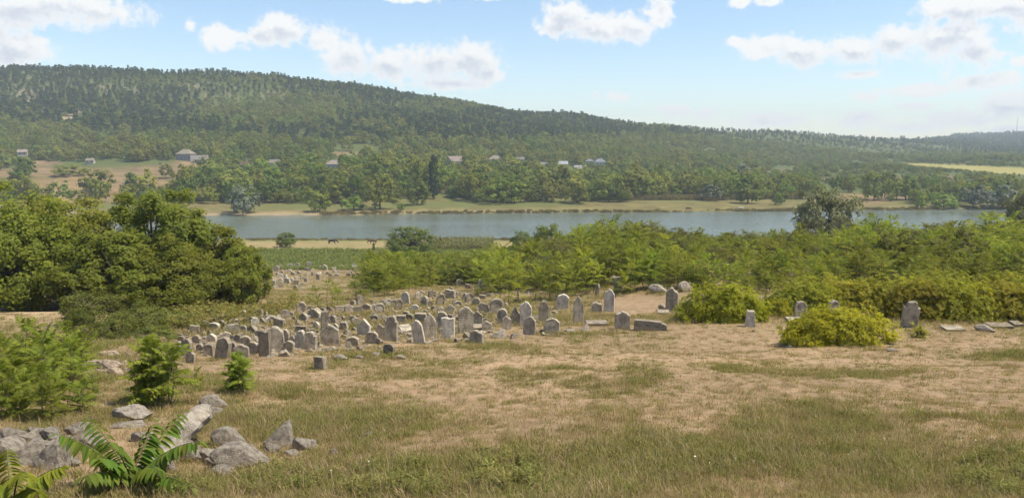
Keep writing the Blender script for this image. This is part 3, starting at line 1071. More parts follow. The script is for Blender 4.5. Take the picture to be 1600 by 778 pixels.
P, z, px, py, dep, pine, sc, rng = sample_woods()
n = len(P)
light = rng.rand(n) < np.clip(0.38 + 1.0 * fbm(P[:, 0], P[:, 1], 60, 2) + 0.25 * (dep > 520), 0.05, 0.85)
light &= ~pine
# the ones that show largest: single trees; the rest reads as one wood
vis = (px > 5) & (px < 1595) & ~((px < 400) & (py > 296))
order = np.argsort(np.where(~pine & vis, dep, 1e9))
single = np.zeros(n, bool)
single[order[:300]] = True
mass = ~single
proto_list = far_all + far_all_l + pine_all
idx = np.where(pine, 12 + rng.randint(0, 4, n), np.where(light, 6 + rng.randint(0, 6, n), rng.randint(0, 6, n)))
rot = np.column_stack([rng.uniform(-0.06, 0.06, n), rng.uniform(-0.06, 0.06, n), rng.rand(n) * 6.283])
scl = np.column_stack([sc * rng.uniform(0.85, 1.2, n), sc * rng.uniform(0.85, 1.2, n), sc * rng.uniform(0.8, 1.15, n)])
scatter('woodland', np.column_stack([P, z])[mass], rot[mass], scl[mass], idx[mass], proto_list, 'dense mixed wood of pines and broadleaf trees covering the far hills', 'woodland')
print('woods', n, 'mass', mass.sum())


def tree_thing(name, loc, cm, tm, rz, sc3, label, cat, group=None):
    r = link(name, None, loc=loc, rot=(0, 0, rz), scl=sc3)
    link('crown', cm, r)
    link('trunk', tm, r)
    tag(r, label, cat, group)
    return r


FAR_ITEMS = []
for k in np.where(single)[0]:
    q = idx[k] % 6
    if light[k]:
        cm, lab, gr = far_cr_l[q], 'light green broadleaf tree along the far bank below the village', 'light green trees of the far bank'
    else:
        cm, lab, gr = far_cr[q], 'dark green broadleaf tree along the far bank below the village', 'dark green trees of the far bank'
    FAR_ITEMS.append((tree_thing('bank_tree', (P[k, 0], P[k, 1], z[k]), cm, far_tr[q], rot[k, 2], tuple(scl[k]), lab, 'tree', gr), px[k], py[k], 'light green' if light[k] else 'dark green'))


def far_tree(px_, py_, hpx, wpx, mats, label, name='bank_tree', k=0, base=None):
    p, d_ = hit(px_, py_)
    hh = FARP[k][2]
    sz = hpx * d_ / F / hh
    sx = wpx * d_ / F / 7.6
    return tree_thing(name, tuple(p), mats[k], far_tr[k], px_ * 0.7, (sx, sx, sz), label, 'tree')


far_tree(380, 334, 38, 46, far_cr_s, 'grey-green round willow at the water edge on the far bank, left end', 'willow_tree', 3)
far_tree(500, 330, 26, 34, far_cr, 'low dark round bush near the far waterline between willow and poplar', 'round_bush', 3)
far_tree(553, 328, 22, 42, far_cr, 'wide dark bush on the far bank strip left of the poplar', 'round_bush', 1)
far_tree(594, 327, 52, 52, far_cr, 'tall full broadleaf tree standing forward on the far bank left of the poplar', 'bank_tree', 0)
far_tree(652, 320, 36, 44, far_cr, 'dense green tree at the foot of the tall poplar', 'bank_tree', 4)
far_tree(627, 328, 9, 12, far_cr, 'tiny shrub alone on the dry far bank below the poplar', 'small_shrub', 3)
far_tree(1150, 288, 30, 50, far_cr_s, 'silvery grey-leaved tree on the far slope above the right bank', 'silver_tree', 0)
far_tree(1113, 314, 26, 34, far_cr_s, 'pale grey willow beside the reed bed on the far bank', 'willow_tree', 2)
far_tree(1168, 318, 28, 46, far_cr_l, 'bright green spreading tree on the far grass strip', 'bank_tree', 1)
far_tree(1217, 320, 17, 18, far_cr, 'small round tree alone on the far grass strip', 'bank_tree', 3)
far_tree(1366, 312, 38, 42, far_cr, 'round dark green tree beyond the river right of the big willow', 'bank_tree', 3)
far_tree(1415, 312, 34, 44, far_cr, 'round dark tree on the far flat, second right of the big willow', 'bank_tree', 1)
far_tree(1438, 326, 24, 20, far_cr, 'slim dark tree at the far waterline on the right', 'bank_tree', 4)
far_tree(1475, 326, 20, 42, far_cr, 'low olive thicket at the far waterline on the right', 'thicket_bush', 3)
far_tree(1520, 327, 36, 46, far_cr_s, 'grey willow at the far waterline, left of a pair near the right edge', 'willow_tree', 0)
far_tree(1566, 327, 40, 50, far_cr_s, 'grey willow at the far waterline, right of a pair near the right edge', 'willow_tree', 1)
far_tree(152, 300, 30, 52, far_cr, 'broad dark bush in the middle of the bare brown field', 'round_bush', 3)
far_tree(28, 284, 20, 36, far_cr, 'round bush at the left side of the bare brown field', 'round_bush', 1)
far_tree(215, 303, 32, 42, far_cr, 'green tree at the lower right of the bare brown field', 'bank_tree', 0)
far_tree(110, 274, 14, 50, far_cr, 'low wide hedge bush across the brown field', 'round_bush', 3)

FAR_MARKS = [(678, 311, 'the tall poplar across the river'), (380, 334, 'the grey-green willow on the far bank'), (152, 300, 'the broad bush in the brown field'), (291, 255, 'the two-storey grey house'),
             (384, 265, 'the reddish-roofed cottage'), (430, 265, 'the pale brown roofed cottage'), (522, 266, 'the bluish-walled cottage'), (711, 262, 'the pale gabled house'), (774, 262, 'the steep beige-roofed house'),
             (879, 266, 'the white-roofed house'), (937, 262, 'the rightmost village house'), (594, 327, 'the full tree standing forward on the far bank'), (1150, 290, 'the silvery tree on the far slope'),
             (1168, 318, 'the spreading tree on the far grass strip'), (1366, 312, 'the round tree on the far flat'), (1438, 326, 'the slim tree at the far waterline'), (1540, 327, 'the willow pair at the far waterline'),
             (500, 330, 'the low dark bush near the far waterline'), (1217, 320, 'the small lone tree on the far strip')]
auto_labels(FAR_ITEMS, FAR_MARKS, 'tree', ('broadleaf tree in the crowded belt of wood along the far bank', 'trees of the far bank belt'), 5)

# the tall dark poplar
rng = np.random.RandomState(301)
g, C = crown(rng, (2.25, 2.25, 11.2), 12.3, 170, 18, 0.75, 0.75, 0.55, -0.97, aspect=0.7, lobes=0.18, flat=1.2)
tg = trunk(rng, C, 9.0, 0.35, 6, 6, 0.05)
p, d_ = hit(678, 311)
s_ = 73 * d_ / F / 24.0
tree_thing('poplar_tree', tuple(p), g.mesh('poplar_crown', leaf_mat('leaf_poplar', (0.03, 0.045, 0.018), (0.06, 0.08, 0.03), 0.0, 0.0, 0.15)), tg.mesh('poplar_trunk', M['bark'], True), 0.4, (s_, s_, s_), 'tall narrow dark poplar on the far bank', 'tree')

# reed bed on the far bank
rng = np.random.RandomState(61)
g = Geo()
nn = 60
a = rng.rand(nn) * 6.28
Cc = np.column_stack([rng.uniform(-1.5, 1.5, nn), rng.uniform(-1.5, 1.5, nn), np.zeros(nn)])
add_leaves(g, Cc, np.column_stack([np.cos(a) * 0.25, np.sin(a) * 0.25, np.ones(nn)]), np.column_stack([np.sin(a), -np.cos(a), np.zeros(nn)]), rng.uniform(1.2, 2.2, nn), 0.35, rng.rand(nn))
reed = proto('reed_clump', g.mesh('reed_clump', M['grass_olive']))
pp = []
for k in range(900):
    pxx = rng.uniform(930, 1250)
    dd = np.interp(pxx, [800, 1200], [418, 430]) + rng.uniform(-9, 9)
    pp.append(col_at(pxx, dd))
for k in range(1500):      # fringe along both waterlines
    if k % 3:
        pxx = rng.uniform(500, 1600)
        pp.append(col_at(pxx, np.interp(pxx, [400, 800, 1200, 1600], [349, 361, 372, 387]) + rng.uniform(-2, 1.5)))
    else:
        pxx = rng.uniform(380, 1000)
        pp.append(col_at(pxx, 247 + rng.uniform(-6, 5)))
pp = np.array(pp)
nn = len(pp)
ss = np.where(np.arange(nn) < 900, 1.1, np.where(np.arange(nn) % 3 == 0, 0.3, 0.5)) * rng.uniform(0.5, 1.3, nn)
scatter('reeds', pp, np.column_stack([np.zeros(nn), np.zeros(nn), rng.rand(nn) * 6.28]), np.column_stack([ss, ss, ss * rng.uniform(0.7, 1.2, nn)]), np.zeros(nn), [reed],
        'olive green reeds along the far waterline', 'reeds')

# radio mast on the far right ridge
p = col_at(1580, 2540)
g = Geo()
hm = 50.0
for a in range(3):
    an = a * 2.094
    add_tube(g, [(math.cos(an) * 1.6, math.sin(an) * 1.6, -2), (math.cos(an) * 0.5, math.sin(an) * 0.5, hm)], [0.30, 0.2], 5)
for k in range(16):
    z0 = hm * k / 16
    r0, r1 = 1.6 - 1.1 * k / 16, 1.6 - 1.1 * (k + 1) / 16
    for a in range(3):
        a0, a1 = a * 2.094, (a + 1) * 2.094
        add_tube(g, [(math.cos(a0) * r0, math.sin(a0) * r0, z0), (math.cos(a1) * r1, math.sin(a1) * r1, z0 + hm / 16)], 0.12, 4)
mast = link('radio_mast', None, loc=tuple(p))
link('lattice', g.mesh('lattice', plain_mat('mast_steel', (0.45, 0.40, 0.40), 0.6)), mast)
g = Geo()
add_tube(g, [(0, 0, hm - 1), (0, 0, hm + 9)], [0.2, 0.1], 5)
link('antenna', g.mesh('antenna', plain_mat('antenna_steel', (0.5, 0.3, 0.28), 0.6)), mast)
tag(mast, 'thin lattice radio mast on the hazy ridge at far right', 'mast')

# ------------------------------------------------------------------ gravestones
def outline(kind, rng):
    """profile in x (-.5...5) and z (0..1), counter-clockwise from bottom left seen from the front"""
    if kind == 'round':
        a = np.linspace(0, math.pi, 11)
        top = [(0.5 * math.cos(t), 0.70 + 0.30 * math.sin(t)) for t in a]
    elif kind == 'shoulder':
        a = np.linspace(0, math.pi, 9)
        top = [(0.5, 0.74), (0.40, 0.76)] + [(0.38 * math.cos(t), 0.76 + 0.24 * math.sin(t)) for t in a] + [(-0.40, 0.76), (-0.5, 0.74)]
    elif kind == 'gable':
        top = [(0.5, 0.66), (0.25, 0.84), (0.04, 1.0), (-0.04, 1.0), (-0.25, 0.84), (-0.5, 0.66)]
    elif kind == 'ogive':
        top = [(0.5, 0.55), (0.47, 0.68), (0.38, 0.80), (0.24, 0.90), (0.08, 0.98), (0, 1.0), (-0.08, 0.98), (-0.24, 0.90), (-0.38, 0.80), (-0.47, 0.68), (-0.5, 0.55)]
    elif kind == 'flat':
        top = [(0.5, 0.97), (0.46, 1.0), (0.15, 0.99), (-0.15, 1.0), (-0.46, 1.0), (-0.5, 0.97)]
    elif kind == 'taper':
        top = [(0.34, 0.93), (0.30, 1.0), (-0.28, 1.0), (-0.32, 0.94)]
    elif kind == 'broken':
        top = [(0.5, 0.72), (0.42, 0.82), (0.2, 0.86), (0.05, 0.97), (-0.18, 1.0), (-0.36, 0.88), (-0.5, 0.80)]
    else:  # spire: broken tip
        top = [(0.5, 0.42), (0.38, 0.66), (0.2, 0.82), (0.08, 1.0), (-0.06, 0.97), (-0.25, 0.72), (-0.45, 0.5)]
    bot = [(-0.5, 0.3), (-0.5, -0.25), (0.5, -0.25), (0.5, 0.3)]
    pts = np.array(top + bot, float)
    if kind == 'taper':
        pts[-4:, 0] = [-0.42, -0.52, 0.52, 0.42]
    pts += rng.uniform(-0.03, 0.03, pts.shape)
    return pts


def slab(kind, rng, panel=True):
    o = outline(kind, rng)
    n = len(o)
    c = np.array([0.0, 0.45])

    def ring(s, y):
        q = c + (o - c) * s
        return np.column_stack([q[:, 0], np.full(n, y) + rng.uniform(-0.02, 0.02, n), q[:, 1]])
    rings = [ring(0.95, 0.5), ring(1.0, 0.40), ring(1.01, 0.0), ring(1.0, -0.40), ring(0.955, -0.5)]
    if panel:
        rings += [ring(0.80, -0.5), ring(0.76, -0.36)]
    V = np.concatenate(rings)
    F_ = []
    for r in range(len(rings) - 1):
        for k in range(n):
            k2 = (k + 1) % n
            F_.append((r * n + k, r * n + k2, (r + 1) * n + k2, (r + 1) * n + k))
    g = Geo()
    g.add(V, F_)
    g.add(rings[0], [tuple(range(n))[::-1]])
    g.add(rings[-1], [tuple(range(n))])
    return g


SLABS = {}
for kind in ('round', 'shoulder', 'gable', 'ogive', 'flat', 'taper', 'broken', 'spire'):
    SLABS[kind] = [slab(kind, np.random.RandomState(40 + k), panel=(k < 2 and kind not in ('broken', 'spire'))) for k in range(3)]
SL_ME = {}


def slab_me(kind, k, tone):
    key = (kind, k, tone)
    if key not in SL_ME:
        SL_ME[key] = SLABS[kind][k].mesh('gravestone_slab', M[tone])
    return SL_ME[key]


# raised arch and text field carved on the front of the taller stones
g = Geo()
a = np.linspace(-0.25, math.pi + 0.25, 13)
pts = [(0.33, -0.40, 0.12)] + [(0.33 * math.cos(t), -0.40, 0.60 + 0.24 * math.sin(t)) for t in np.linspace(0, math.pi, 11)] + [(-0.33, -0.40, 0.12)]
add_tube(g, pts, 0.042, 5)
ARCH = {t: g.mesh('carved_arch', M[t]) for t in ('stone', 'stone_pale', 'stone_dark')}
g = Geo()
for k in range(6):
    add_box(g, (-0.22 + 0.02 * (k % 2), -0.42, 0.17 + k * 0.075), (0.22 - 0.03 * (k % 3), -0.35, 0.20 + k * 0.075))
LINES = {t: g.mesh('inscription', M[t]) for t in ('stone', 'stone_pale', 'stone_dark')}

ITEMS = []
PROM = []  # px, base, w, h of the placed stones


def gravestone(px, py, w, h, kind, tone, tilt, yaw, label, group=None, carve=False, pitch=0.0, k=None, thick=None):
    p, dep = hit(px, py)
    W_, H_ = w * dep / F, h * dep / F * 1.02
    rng = np.random.RandomState(int(px * 31 + py * 7) % 99991)
    k = rng.randint(0, 3) if k is None else k
    th = thick if thick else float(np.clip(W_ * rng.uniform(0.34, 0.5), 0.1, 0.36))
    o = link('gravestone', slab_me(kind, k, tone), loc=(p[0], p[1] + th * 0.5, p[2] - 0.02),
             rot=(math.radians(pitch + rng.uniform(-4, 4)), math.radians(tilt), math.radians(yaw)), scl=(W_, th, H_))
    tag(o, label, 'gravestone', group)
    if carve:
        link('carved_arch', ARCH[tone], o)
        link('inscription', LINES[tone], o)
    PROM.append((px, py, w, h))
    if group and 'far' not in group:
        ITEMS.append((o, px, py, {'stone': 'grey', 'stone_pale': 'pale', 'stone_dark': 'dark'}[tone] + ' ' + {'round': 'round-topped', 'broken': 'broken', 'flat': 'flat-topped', 'gable': 'pointed', 'shoulder': 'shouldered'}[kind]))
    return o


S, SP, SD = 'stone', 'stone_pale', 'stone_dark'
STONES = [
    (290, 556, 18, 27, 'round', S, 4, -20, 'round-topped grey stone at the left front corner of the crowded cluster', 1),
    (297, 567, 15, 20, 'broken', S, 6, -15, 'short broken stone just in front of the leftmost round stone', 0),
    (325, 557, 16, 21, 'round', SD, 0, 5, 'low dark round stone between the left corner stones and the leaning framed one', 0),
    (345, 561, 22, 35, 'round', SD, 12, -15, 'dark round-topped stone leaning right with a carved arch frame', 1),
    (361, 557, 12, 23, 'round', S, 8, -10, 'slim round stone right behind the leaning framed stone', 0),
    (377, 560, 22, 23, 'broken', S, 0, 5, 'broad broken stone behind the small sapling by the cluster', 0),
    (383, 548, 18, 24, 'round', S, -3, 10, 'upright round stone behind the broad broken one', 0),
    (394, 553, 18, 19, 'round', SD, 10, -20, 'low dark round stone touching the tall flat-topped stone on its left', 0),
    (413, 557, 18, 40, 'flat', SD, 1, -12, 'tall narrow flat-topped stone at the front of the crowded cluster', 1),
    (428, 550, 30, 39, 'round', S, -2, 8, 'wide round-topped stone right behind the tall flat-topped one', 1),
    (443, 539, 16, 25, 'round', S, 3, 0, 'medium round stone in the second row right of the widest stone', 0),
    (450, 551, 17, 19, 'round', S, 6, -10, 'short round stone in front row left of the whitish stone', 0),
    (455, 545, 12, 21, 'broken', S, 8, 0, 'thin broken stone leaning beside the whitish one', 0),
    (468, 546, 17, 31, 'shoulder', SP, 5, -12, 'whitish round-shouldered stone in the front row', 1),
    (483, 546, 22, 28, 'shoulder', S, 1, -5, 'broad grey shouldered stone right of the whitish one', 1),
    (510, 530, 18, 45, 'taper', S, -2, 20, 'tall tapered pillar with flat top rising above the cluster', 0),
    (516, 540, 28, 34, 'gable', S, -3, 5, 'triangular-topped stone in front of the tapered pillar', 1),
    (550, 542, 20, 16, 'round', S, 0, 0, 'low wide round stone right of the triangular-topped one', 0),
    (500, 577, 20, 20, 'flat', SD, -6, -30, 'squat square dark stone alone on the dry grass in front', 0),
    (568, 523, 20, 25, 'gable', SP, 3, -8, 'pale pointed stone right of the tapered pillar', 0),
    (580, 537, 19, 19, 'round', S, 4, -5, 'short round stone in front of the pale pointed one', 0),
    (596, 531, 15, 25, 'broken', SD, -4, 10, 'dark ragged stone left of the tall dark upright slab', 0),
    (611, 533, 20, 40, 'shoulder', SD, 1, -8, 'tall dark upright slab in the middle of the front row', 1),
    (626, 506, 16, 14, 'flat', S, 0, 5, 'small square block behind the tall dark slab', 0),
    (656, 537, 17, 37, 'round', SP, -9, -8, 'whitish round-topped stone leaning left', 1),
    (672, 529, 20, 39, 'ogive', S, -2, 5, 'brownish pointed-arch stone just right of the leaning whitish one', 1),
    (657, 505, 18, 16, 'flat', SD, 0, 0, 'low dark block behind the leaning whitish stone', 0),
    (700, 530, 20, 33, 'flat', SP, 0, -5, 'pale rectangular flat-topped stone with framed text field', 1),
    (690, 513, 18, 26, 'round', S, 0, 0, 'round grey stone behind the pale rectangular one', 0),
    (703, 490, 15, 14, 'gable', S, 0, 0, 'small pointed stone alone on bare ground behind the rectangular one', 0),
    (728, 519, 24, 39, 'round', S, -2, 6, 'big round-topped stone with double arch, right of the pale rectangular one', 1),
    (746, 511, 15, 25, 'broken', S, 3, 0, 'ragged stone leaning against the big double-arch stone', 0),
    (761, 516, 16, 14, 'broken', S, 0, 0, 'stump of a broken stone right of the big double-arch one', 0),
    (774, 490, 20, 24, 'round', SD, 8, 10, 'blackish round stone leaning at the back of the middle rows', 0),
    (758, 490, 16, 18, 'broken', SD, -14, 0, 'blackish broken stone leaning beside the blackish round one', 0),
    (784, 508, 16, 26, 'round', S, 2, -5, 'round stone left of the jagged spire stone', 0),
    (792, 515, 14, 21, 'broken', S, 0, 0, 'square broken stone in front of the jagged spire stone', 0),
    (804, 508, 17, 29, 'spire', S, 4, 0, 'jagged spire-shaped broken stone beside the white round one', 0),
    (745, 537, 22, 21, 'broken', SD, 0, -20, 'dark notched block standing in front of the middle rows', 0),
    (607, 554, 18, 17, 'round', SD, 3, -20, 'short dark stone in front of the tall dark slab', 0),
    (822, 510, 18, 38, 'round', SP, -1, -5, 'bright white round-topped stone behind a grey one', 1),
    (827, 523, 19, 28, 'round', S, 2, -12, 'grey round stone in front of the bright white round one', 1),
    (850, 502, 15, 32, 'shoulder', S, 0, 0, 'slender stone with small knob top right of the bright white one', 1),
    (862, 521, 23, 23, 'round', S, 4, -8, 'low broad round stone in the front row below the slender one', 1),
    (879, 483, 19, 23, 'round', SP, 3, -5, 'pale arched stone at the back edge of the bare clearing', 1),
    (904, 504, 16, 41, 'ogive', S, -1, 0, 'tall pointed stone on a small plinth', 1),
    (933, 487, 16, 15, 'broken', S, -3, 0, 'stubby stone left of the bright standing stone', 0),
    (952, 487, 16, 34, 'round', SP, 0, -12, 'brightest standing stone at the left of the bare clearing', 1),
    (973, 515, 23, 28, 'round', S, 0, -4, 'round carved stone standing alone in front of the clearing', 1),
    (1050, 486, 19, 37, 'broken', S, 2, -15, 'thick mossy pillar stone at the right of the bare clearing', 0),
    (932, 462, 7, 19, 'round', S, 14, -60, 'thin stone leaning edge-on among the saplings', 0),
    (967, 455, 13, 23, 'flat', SD, -12, -10, 'dark square stone leaning at the thicket edge', 0),
    (970, 424, 9, 17, 'flat', S, 0, 0, 'small upright stone deep among the saplings', 0),
    (1173, 511, 18, 26, 'taper', SP, 0, -8, 'pale tree-stump shaped stone between the two yellow-green bushes', 0),
    (1252, 498, 18, 27, 'round', S, 0, -5, 'grey stone at the left end behind the front bush', 0),
    (1304, 496, 17, 27, 'round', S, 0, 10, 'grey stone showing above the middle of the front bush', 0),
    (1423, 511, 23, 41, 'shoulder', S, 4, -15, 'tall thick stone at the right end of the front bush', 0),
    (1597, 458, 12, 26, 'round', SD, 0, 0, 'dark stone at the right picture edge above the hedge', 0),
    (1076, 455, 13, 15, 'broken', SD, -10, 0, 'dark broken stone behind the left yellow-green bush', 0),
    (1134, 427, 14, 18, 'broken', SD, 0, 0, 'dark stone half hidden in the saplings above the left bush', 0),
    (1224, 418, 16, 17, 'round', SD, 0, 0, 'dark round stone among saplings above the hedge', 0),
]
for (px_, py_, w_, h__, kd, tn, ti, ya, lb, cv) in STONES:
    gravestone(px_, py_, w_, h__, kd, tn, ti, ya, lb, None, bool(cv), k=2 if cv else None)

MID = [(347, 514, 12, 14), (366, 509, 15, 12), (365, 521, 16, 15), (394, 521, 19, 13), (397, 509, 13, 13), (379, 519, 10, 11), (320, 514, 15, 13), (334, 516, 17, 12), (303, 521, 14, 13),
       (423, 504, 18, 11), (435, 511, 17, 14), (446, 497, 13, 14), (471, 489, 14, 17), (492, 497, 25, 15), (474, 501, 15, 12), (469, 519, 17, 10), (493, 513, 11, 11), (538, 515, 12, 12),
       (544, 491, 15, 15), (531, 489, 15, 11), (346, 501, 11, 10), (382, 495, 10, 11), (563, 476, 10, 16), (574, 486, 15, 12), (592, 489, 17, 15), (622, 484, 11, 17), (634, 474, 13, 18),
       (654, 468, 12, 12), (663, 478, 11, 15), (675, 464, 12, 11), (687, 476, 13, 17), (704, 465, 17, 12), (733, 472, 14, 15), (744, 477, 13, 12), (752, 448, 10, 12), (718, 446, 11, 10), (560, 490, 14, 12),
       (607, 478, 12, 12), (648, 487, 14, 11), (585, 502, 13, 10), (520, 505, 14, 12), (556, 508, 13, 12), (640, 500, 13, 10), (715, 480, 13, 10), (306, 536, 14, 13), (330, 533, 15, 12), (352, 530, 16, 12),
       (370, 535, 13, 13), (406, 530, 14, 14), (312, 548, 13, 12)]
kinds = ['round', 'broken', 'flat', 'broken', 'gable', 'shoulder']
for n_, (px_, py_, w_, h__) in enumerate(MID):
    rr = np.random.RandomState(n_ + 900)
    left = px_ < 545
    gravestone(px_, py_, w_, h__, kinds[rr.randint(6)], [S, S, SD, S, SP][rr.randint(5)], rr.uniform(-10, 10), rr.uniform(-35, 35),
               'weathered grey gravestone in the tightly packed rows at the left' if left else 'weathered grey gravestone in the looser rows behind the middle front stones',
               'packed stones left' if left else 'looser stones middle')

# smaller stones filling the rows
rng = np.random.RandomState(77)


def fill(n_want, x0, x1, y0, y1, w0, w1, tones, label, group, ok=lambda x, y: True, tries=4000):
    n_ = 0
    while n_ < n_want and tries > 0:
        tries -= 1
        x, y = rng.uniform(x0, x1), rng.uniform(y0, y1)
        if not ok(x, y):
            continue
        w = rng.uniform(w0, w1)
        h = w * rng.uniform(0.5, 1.25)
        bad = False
        for (qx, qy, qw, qh) in PROM:
            if abs(qx - x) < (qw + w) * 0.5 and y > qy - 2 and y - h < qy - 0.0:
                bad = True
                break
            if abs(qx - x) < (qw + w) * 0.36 and abs(y - qy) < 3:
                bad = True
                break
        if bad:
            continue
        gravestone(x, y, w, h, kinds[rng.randint(6)], tones[rng.randint(len(tones))], rng.uniform(-14, 14), rng.uniform(-45, 45), label, group)
        n_ += 1
    print(group, n_)


fill(85, 275, 560, 488, 552, 6, 12, [S, S, SD], 'weathered grey gravestone in the tightly packed rows at the left', 'packed stones left', lambda x, y: y > np.interp(x, [275, 330, 420, 480, 560], [528, 500, 492, 484, 478]))
fill(62, 545, 790, 444, 515, 6, 11, [S, S, SD], 'weathered grey gravestone in the looser rows behind the middle front stones', 'looser stones middle', lambda x, y: y > np.interp(x, [545, 640, 760, 790], [476, 462, 440, 440]) and y < 512)
fill(62, 408, 578, 419, 456, 5, 9, [SP, S, S], 'small pale gravestone far down the slope by the green field', 'far pale stones', lambda x, y: (y < np.interp(x, [408, 470, 500, 578], [456, 456, 436, 430])))
fill(12, 940, 1240, 408, 445, 8, 14, [S, SD, SP], 'small stone glimpsed among the saplings of the thicket', 'stones in the thicket')

MARKS = [(290, 556, 'the round stone at the left front corner'), (345, 561, 'the leaning arch-framed stone'), (413, 557, 'the tall narrow flat-topped stone'), (428, 545, 'the widest round stone'),
         (468, 546, 'the whitish shouldered stone'), (510, 530, 'the tapered pillar'), (516, 540, 'the triangular-topped stone'), (568, 523, 'the pale pointed stone'), (611, 533, 'the tall dark slab'),
         (656, 537, 'the leaning whitish stone'), (672, 529, 'the pointed-arch stone'), (700, 530, 'the pale rectangular stone'), (703, 490, 'the small pointed stone on bare ground'), (728, 519, 'the big double-arch stone'),
         (774, 490, 'the blackish round stone'), (512, 483, 'the lone feathery sapling'), (745, 460, 'the small dark shoot among the stones'), (967, 455, 'the dark leaning square stone'), (1134, 427, 'the dark stone above the left bush')]
auto_labels(ITEMS, MARKS, 'stone', ('weathered gravestone in the crowded rows of the cemetery', 'crowded gravestones'), 5)

# ------------------------------------------------------------------ fallen slabs and rocks
def rock_geo(seed, sub=3, flat=0.7, cuts=5):
    rs = np.random.RandomState(seed)
    bm = bmesh.new()
    bmesh.ops.create_icosphere(bm, subdivisions=sub, radius=1.0)
    V = np.array([v.co[:] for v in bm.verts])
    Fc = np.array([[v.index for v in f.verts] for f in bm.faces])
    bm.free()
    for _ in range(cuts + 14):
        nn_ = nrm(rs.normal(size=3))
        lim = rs.uniform(0.36, 0.8)
        dd = V @ nn_
        V -= np.where(dd > lim, dd - lim, 0)[:, None] * nn_[None, :] * 0.92
    ph = rs.rand(9) * 6
    for s, a_ in ((2.3, 0.04), (5.1, 0.035), (11.0, 0.03), (19.0, 0.025)):
        k_ = np.sin(V[:, 0] * s + ph[0]) * np.sin(V[:, 1] * s * 1.1 + ph[1]) + np.sin(V[:, 2] * s * 0.9 + ph[2] + V[:, 0] * 2)
        V *= (1 + a_ * k_)[:, None]
    V[:, 2] *= flat
    g_ = Geo()
    g_.add(V, Fc)
    return g_


ROCKS = [rock_geo(500 + k) for k in range(7)]
RK = {}


def rock(px, py, w, h, label, tone='rock', rz=None, depth=0.8, name='boulder', cat='rock', group=None, k=None, rx=0.0, ry=0.0):
    p, dep = hit(px, py)
    rs = np.random.RandomState(int(px * 13 + py * 5))
    k = rs.randint(7) if k is None else k
    if (k, tone) not in RK:
        RK[(k, tone)] = ROCKS[k].mesh('boulder', M[tone])
    W_, H_ = w * dep / F, h * dep / F
    o = link(name, RK[(k, tone)], loc=(p[0], p[1] + W_ * 0.2, p[2] + H_ * 0.18), rot=(rx, ry, rs.uniform(-0.5, 0.5) if rz is None else rz),
             scl=(W_ * 0.66, W_ * 0.6 * depth, H_ * 1.15))
    tag(o, label, cat, group)
    return o


ROCKLIST = [
    (12, 722, 46, 44, 'big grey boulder at the left picture edge of the rock heap'),
    (48, 724, 52, 36, 'wide flat grey boulder second from the left edge of the rock heap'),
    (70, 688, 38, 28, 'whitish boulder behind the two leftmost ones'),
    (121, 679, 34, 26, 'pale boulder above the frond tips of the green foreground plant'),
    (86, 733, 56, 46, 'dark brown boulder left behind the foreground fronds'),
    (200, 655, 48, 22, 'flat-topped boulder half sunk in dry grass behind the fronds'),
    (198, 668, 38, 10, 'thin flat slab lying below the flat-topped boulder'),
    (216, 690, 30, 22, 'small grey boulder between fronds and long fallen column'),
    (353, 700, 34, 28, 'upright grey boulder right of the long fallen column'),
    (328, 722, 56, 28, 'broad low boulder at the right foot of the long fallen column'),
    (368, 733, 58, 32, 'pale low boulder at the right end of the rock heap'),
    (330, 640, 27, 20, 'brown boulder above the round end of the fallen column'),
    (330, 650, 32, 13, 'flat stone tucked under the brown boulder'),
    (444, 697, 40, 36, 'tall mottled boulder of the pair in the green grass'),
    (470, 703, 34, 27, 'dark mossy boulder of the pair in the green grass'),
    (425, 708, 24, 14, 'small flat stone at the left of the boulder pair'),
    (498, 738, 24, 10, 'small pale stone in the grass below the boulder pair'),
    (522, 712, 12, 12, 'tiny upright whitish stone right of the boulder pair'),
    (575, 685, 22, 12, 'low half buried stone at the edge of the bare patch'),
    (298, 776, 14, 12, 'tiny pale stone at the bottom near the fern-like fronds'),
    (735, 762, 10, 6, 'tiny white stone at the bottom on a bare spot'),
    (784, 528, 26, 15, 'lumpy fallen stone in front of the middle rows'),
    (559, 560, 15, 8, 'small curved fragment in the grass left of the short dark stone'),
    (588, 556, 15, 7, 'low dark lump just left of the short dark stone'),
    (624, 561, 18, 9, 'low lump right of the short dark stone'),
    (531, 562, 18, 8, 'flat pale fragment near the squat square stone'),
    (891, 519, 17, 9, 'low dark lump in front of the tall pointed stone'),
    (917, 516, 15, 10, 'small block at the left end of the long lying slab'),
    (1034, 485, 17, 14, 'dark block leaning on the thick mossy pillar'),
    (1028, 457, 24, 13, 'dark boulder at the back of the bare clearing'),
    (1072, 456, 24, 17, 'pair-forming brown boulder behind the left yellow-green bush'),
    (1064, 497, 12, 6, 'small bright fragment near the foot of the left yellow-green bush'),
    (1540, 518, 24, 11, 'grey block at the foot of the hedge on the right'),
    (1234, 543, 14, 6, 'small white stone at the left foot of the front bush'),
    (1396, 549, 18, 5, 'thin dark fragment on the dry ground right of the front bush'),
    (1178, 518, 7, 5, 'tiny reddish stone in front of the stump shaped stone'),
]
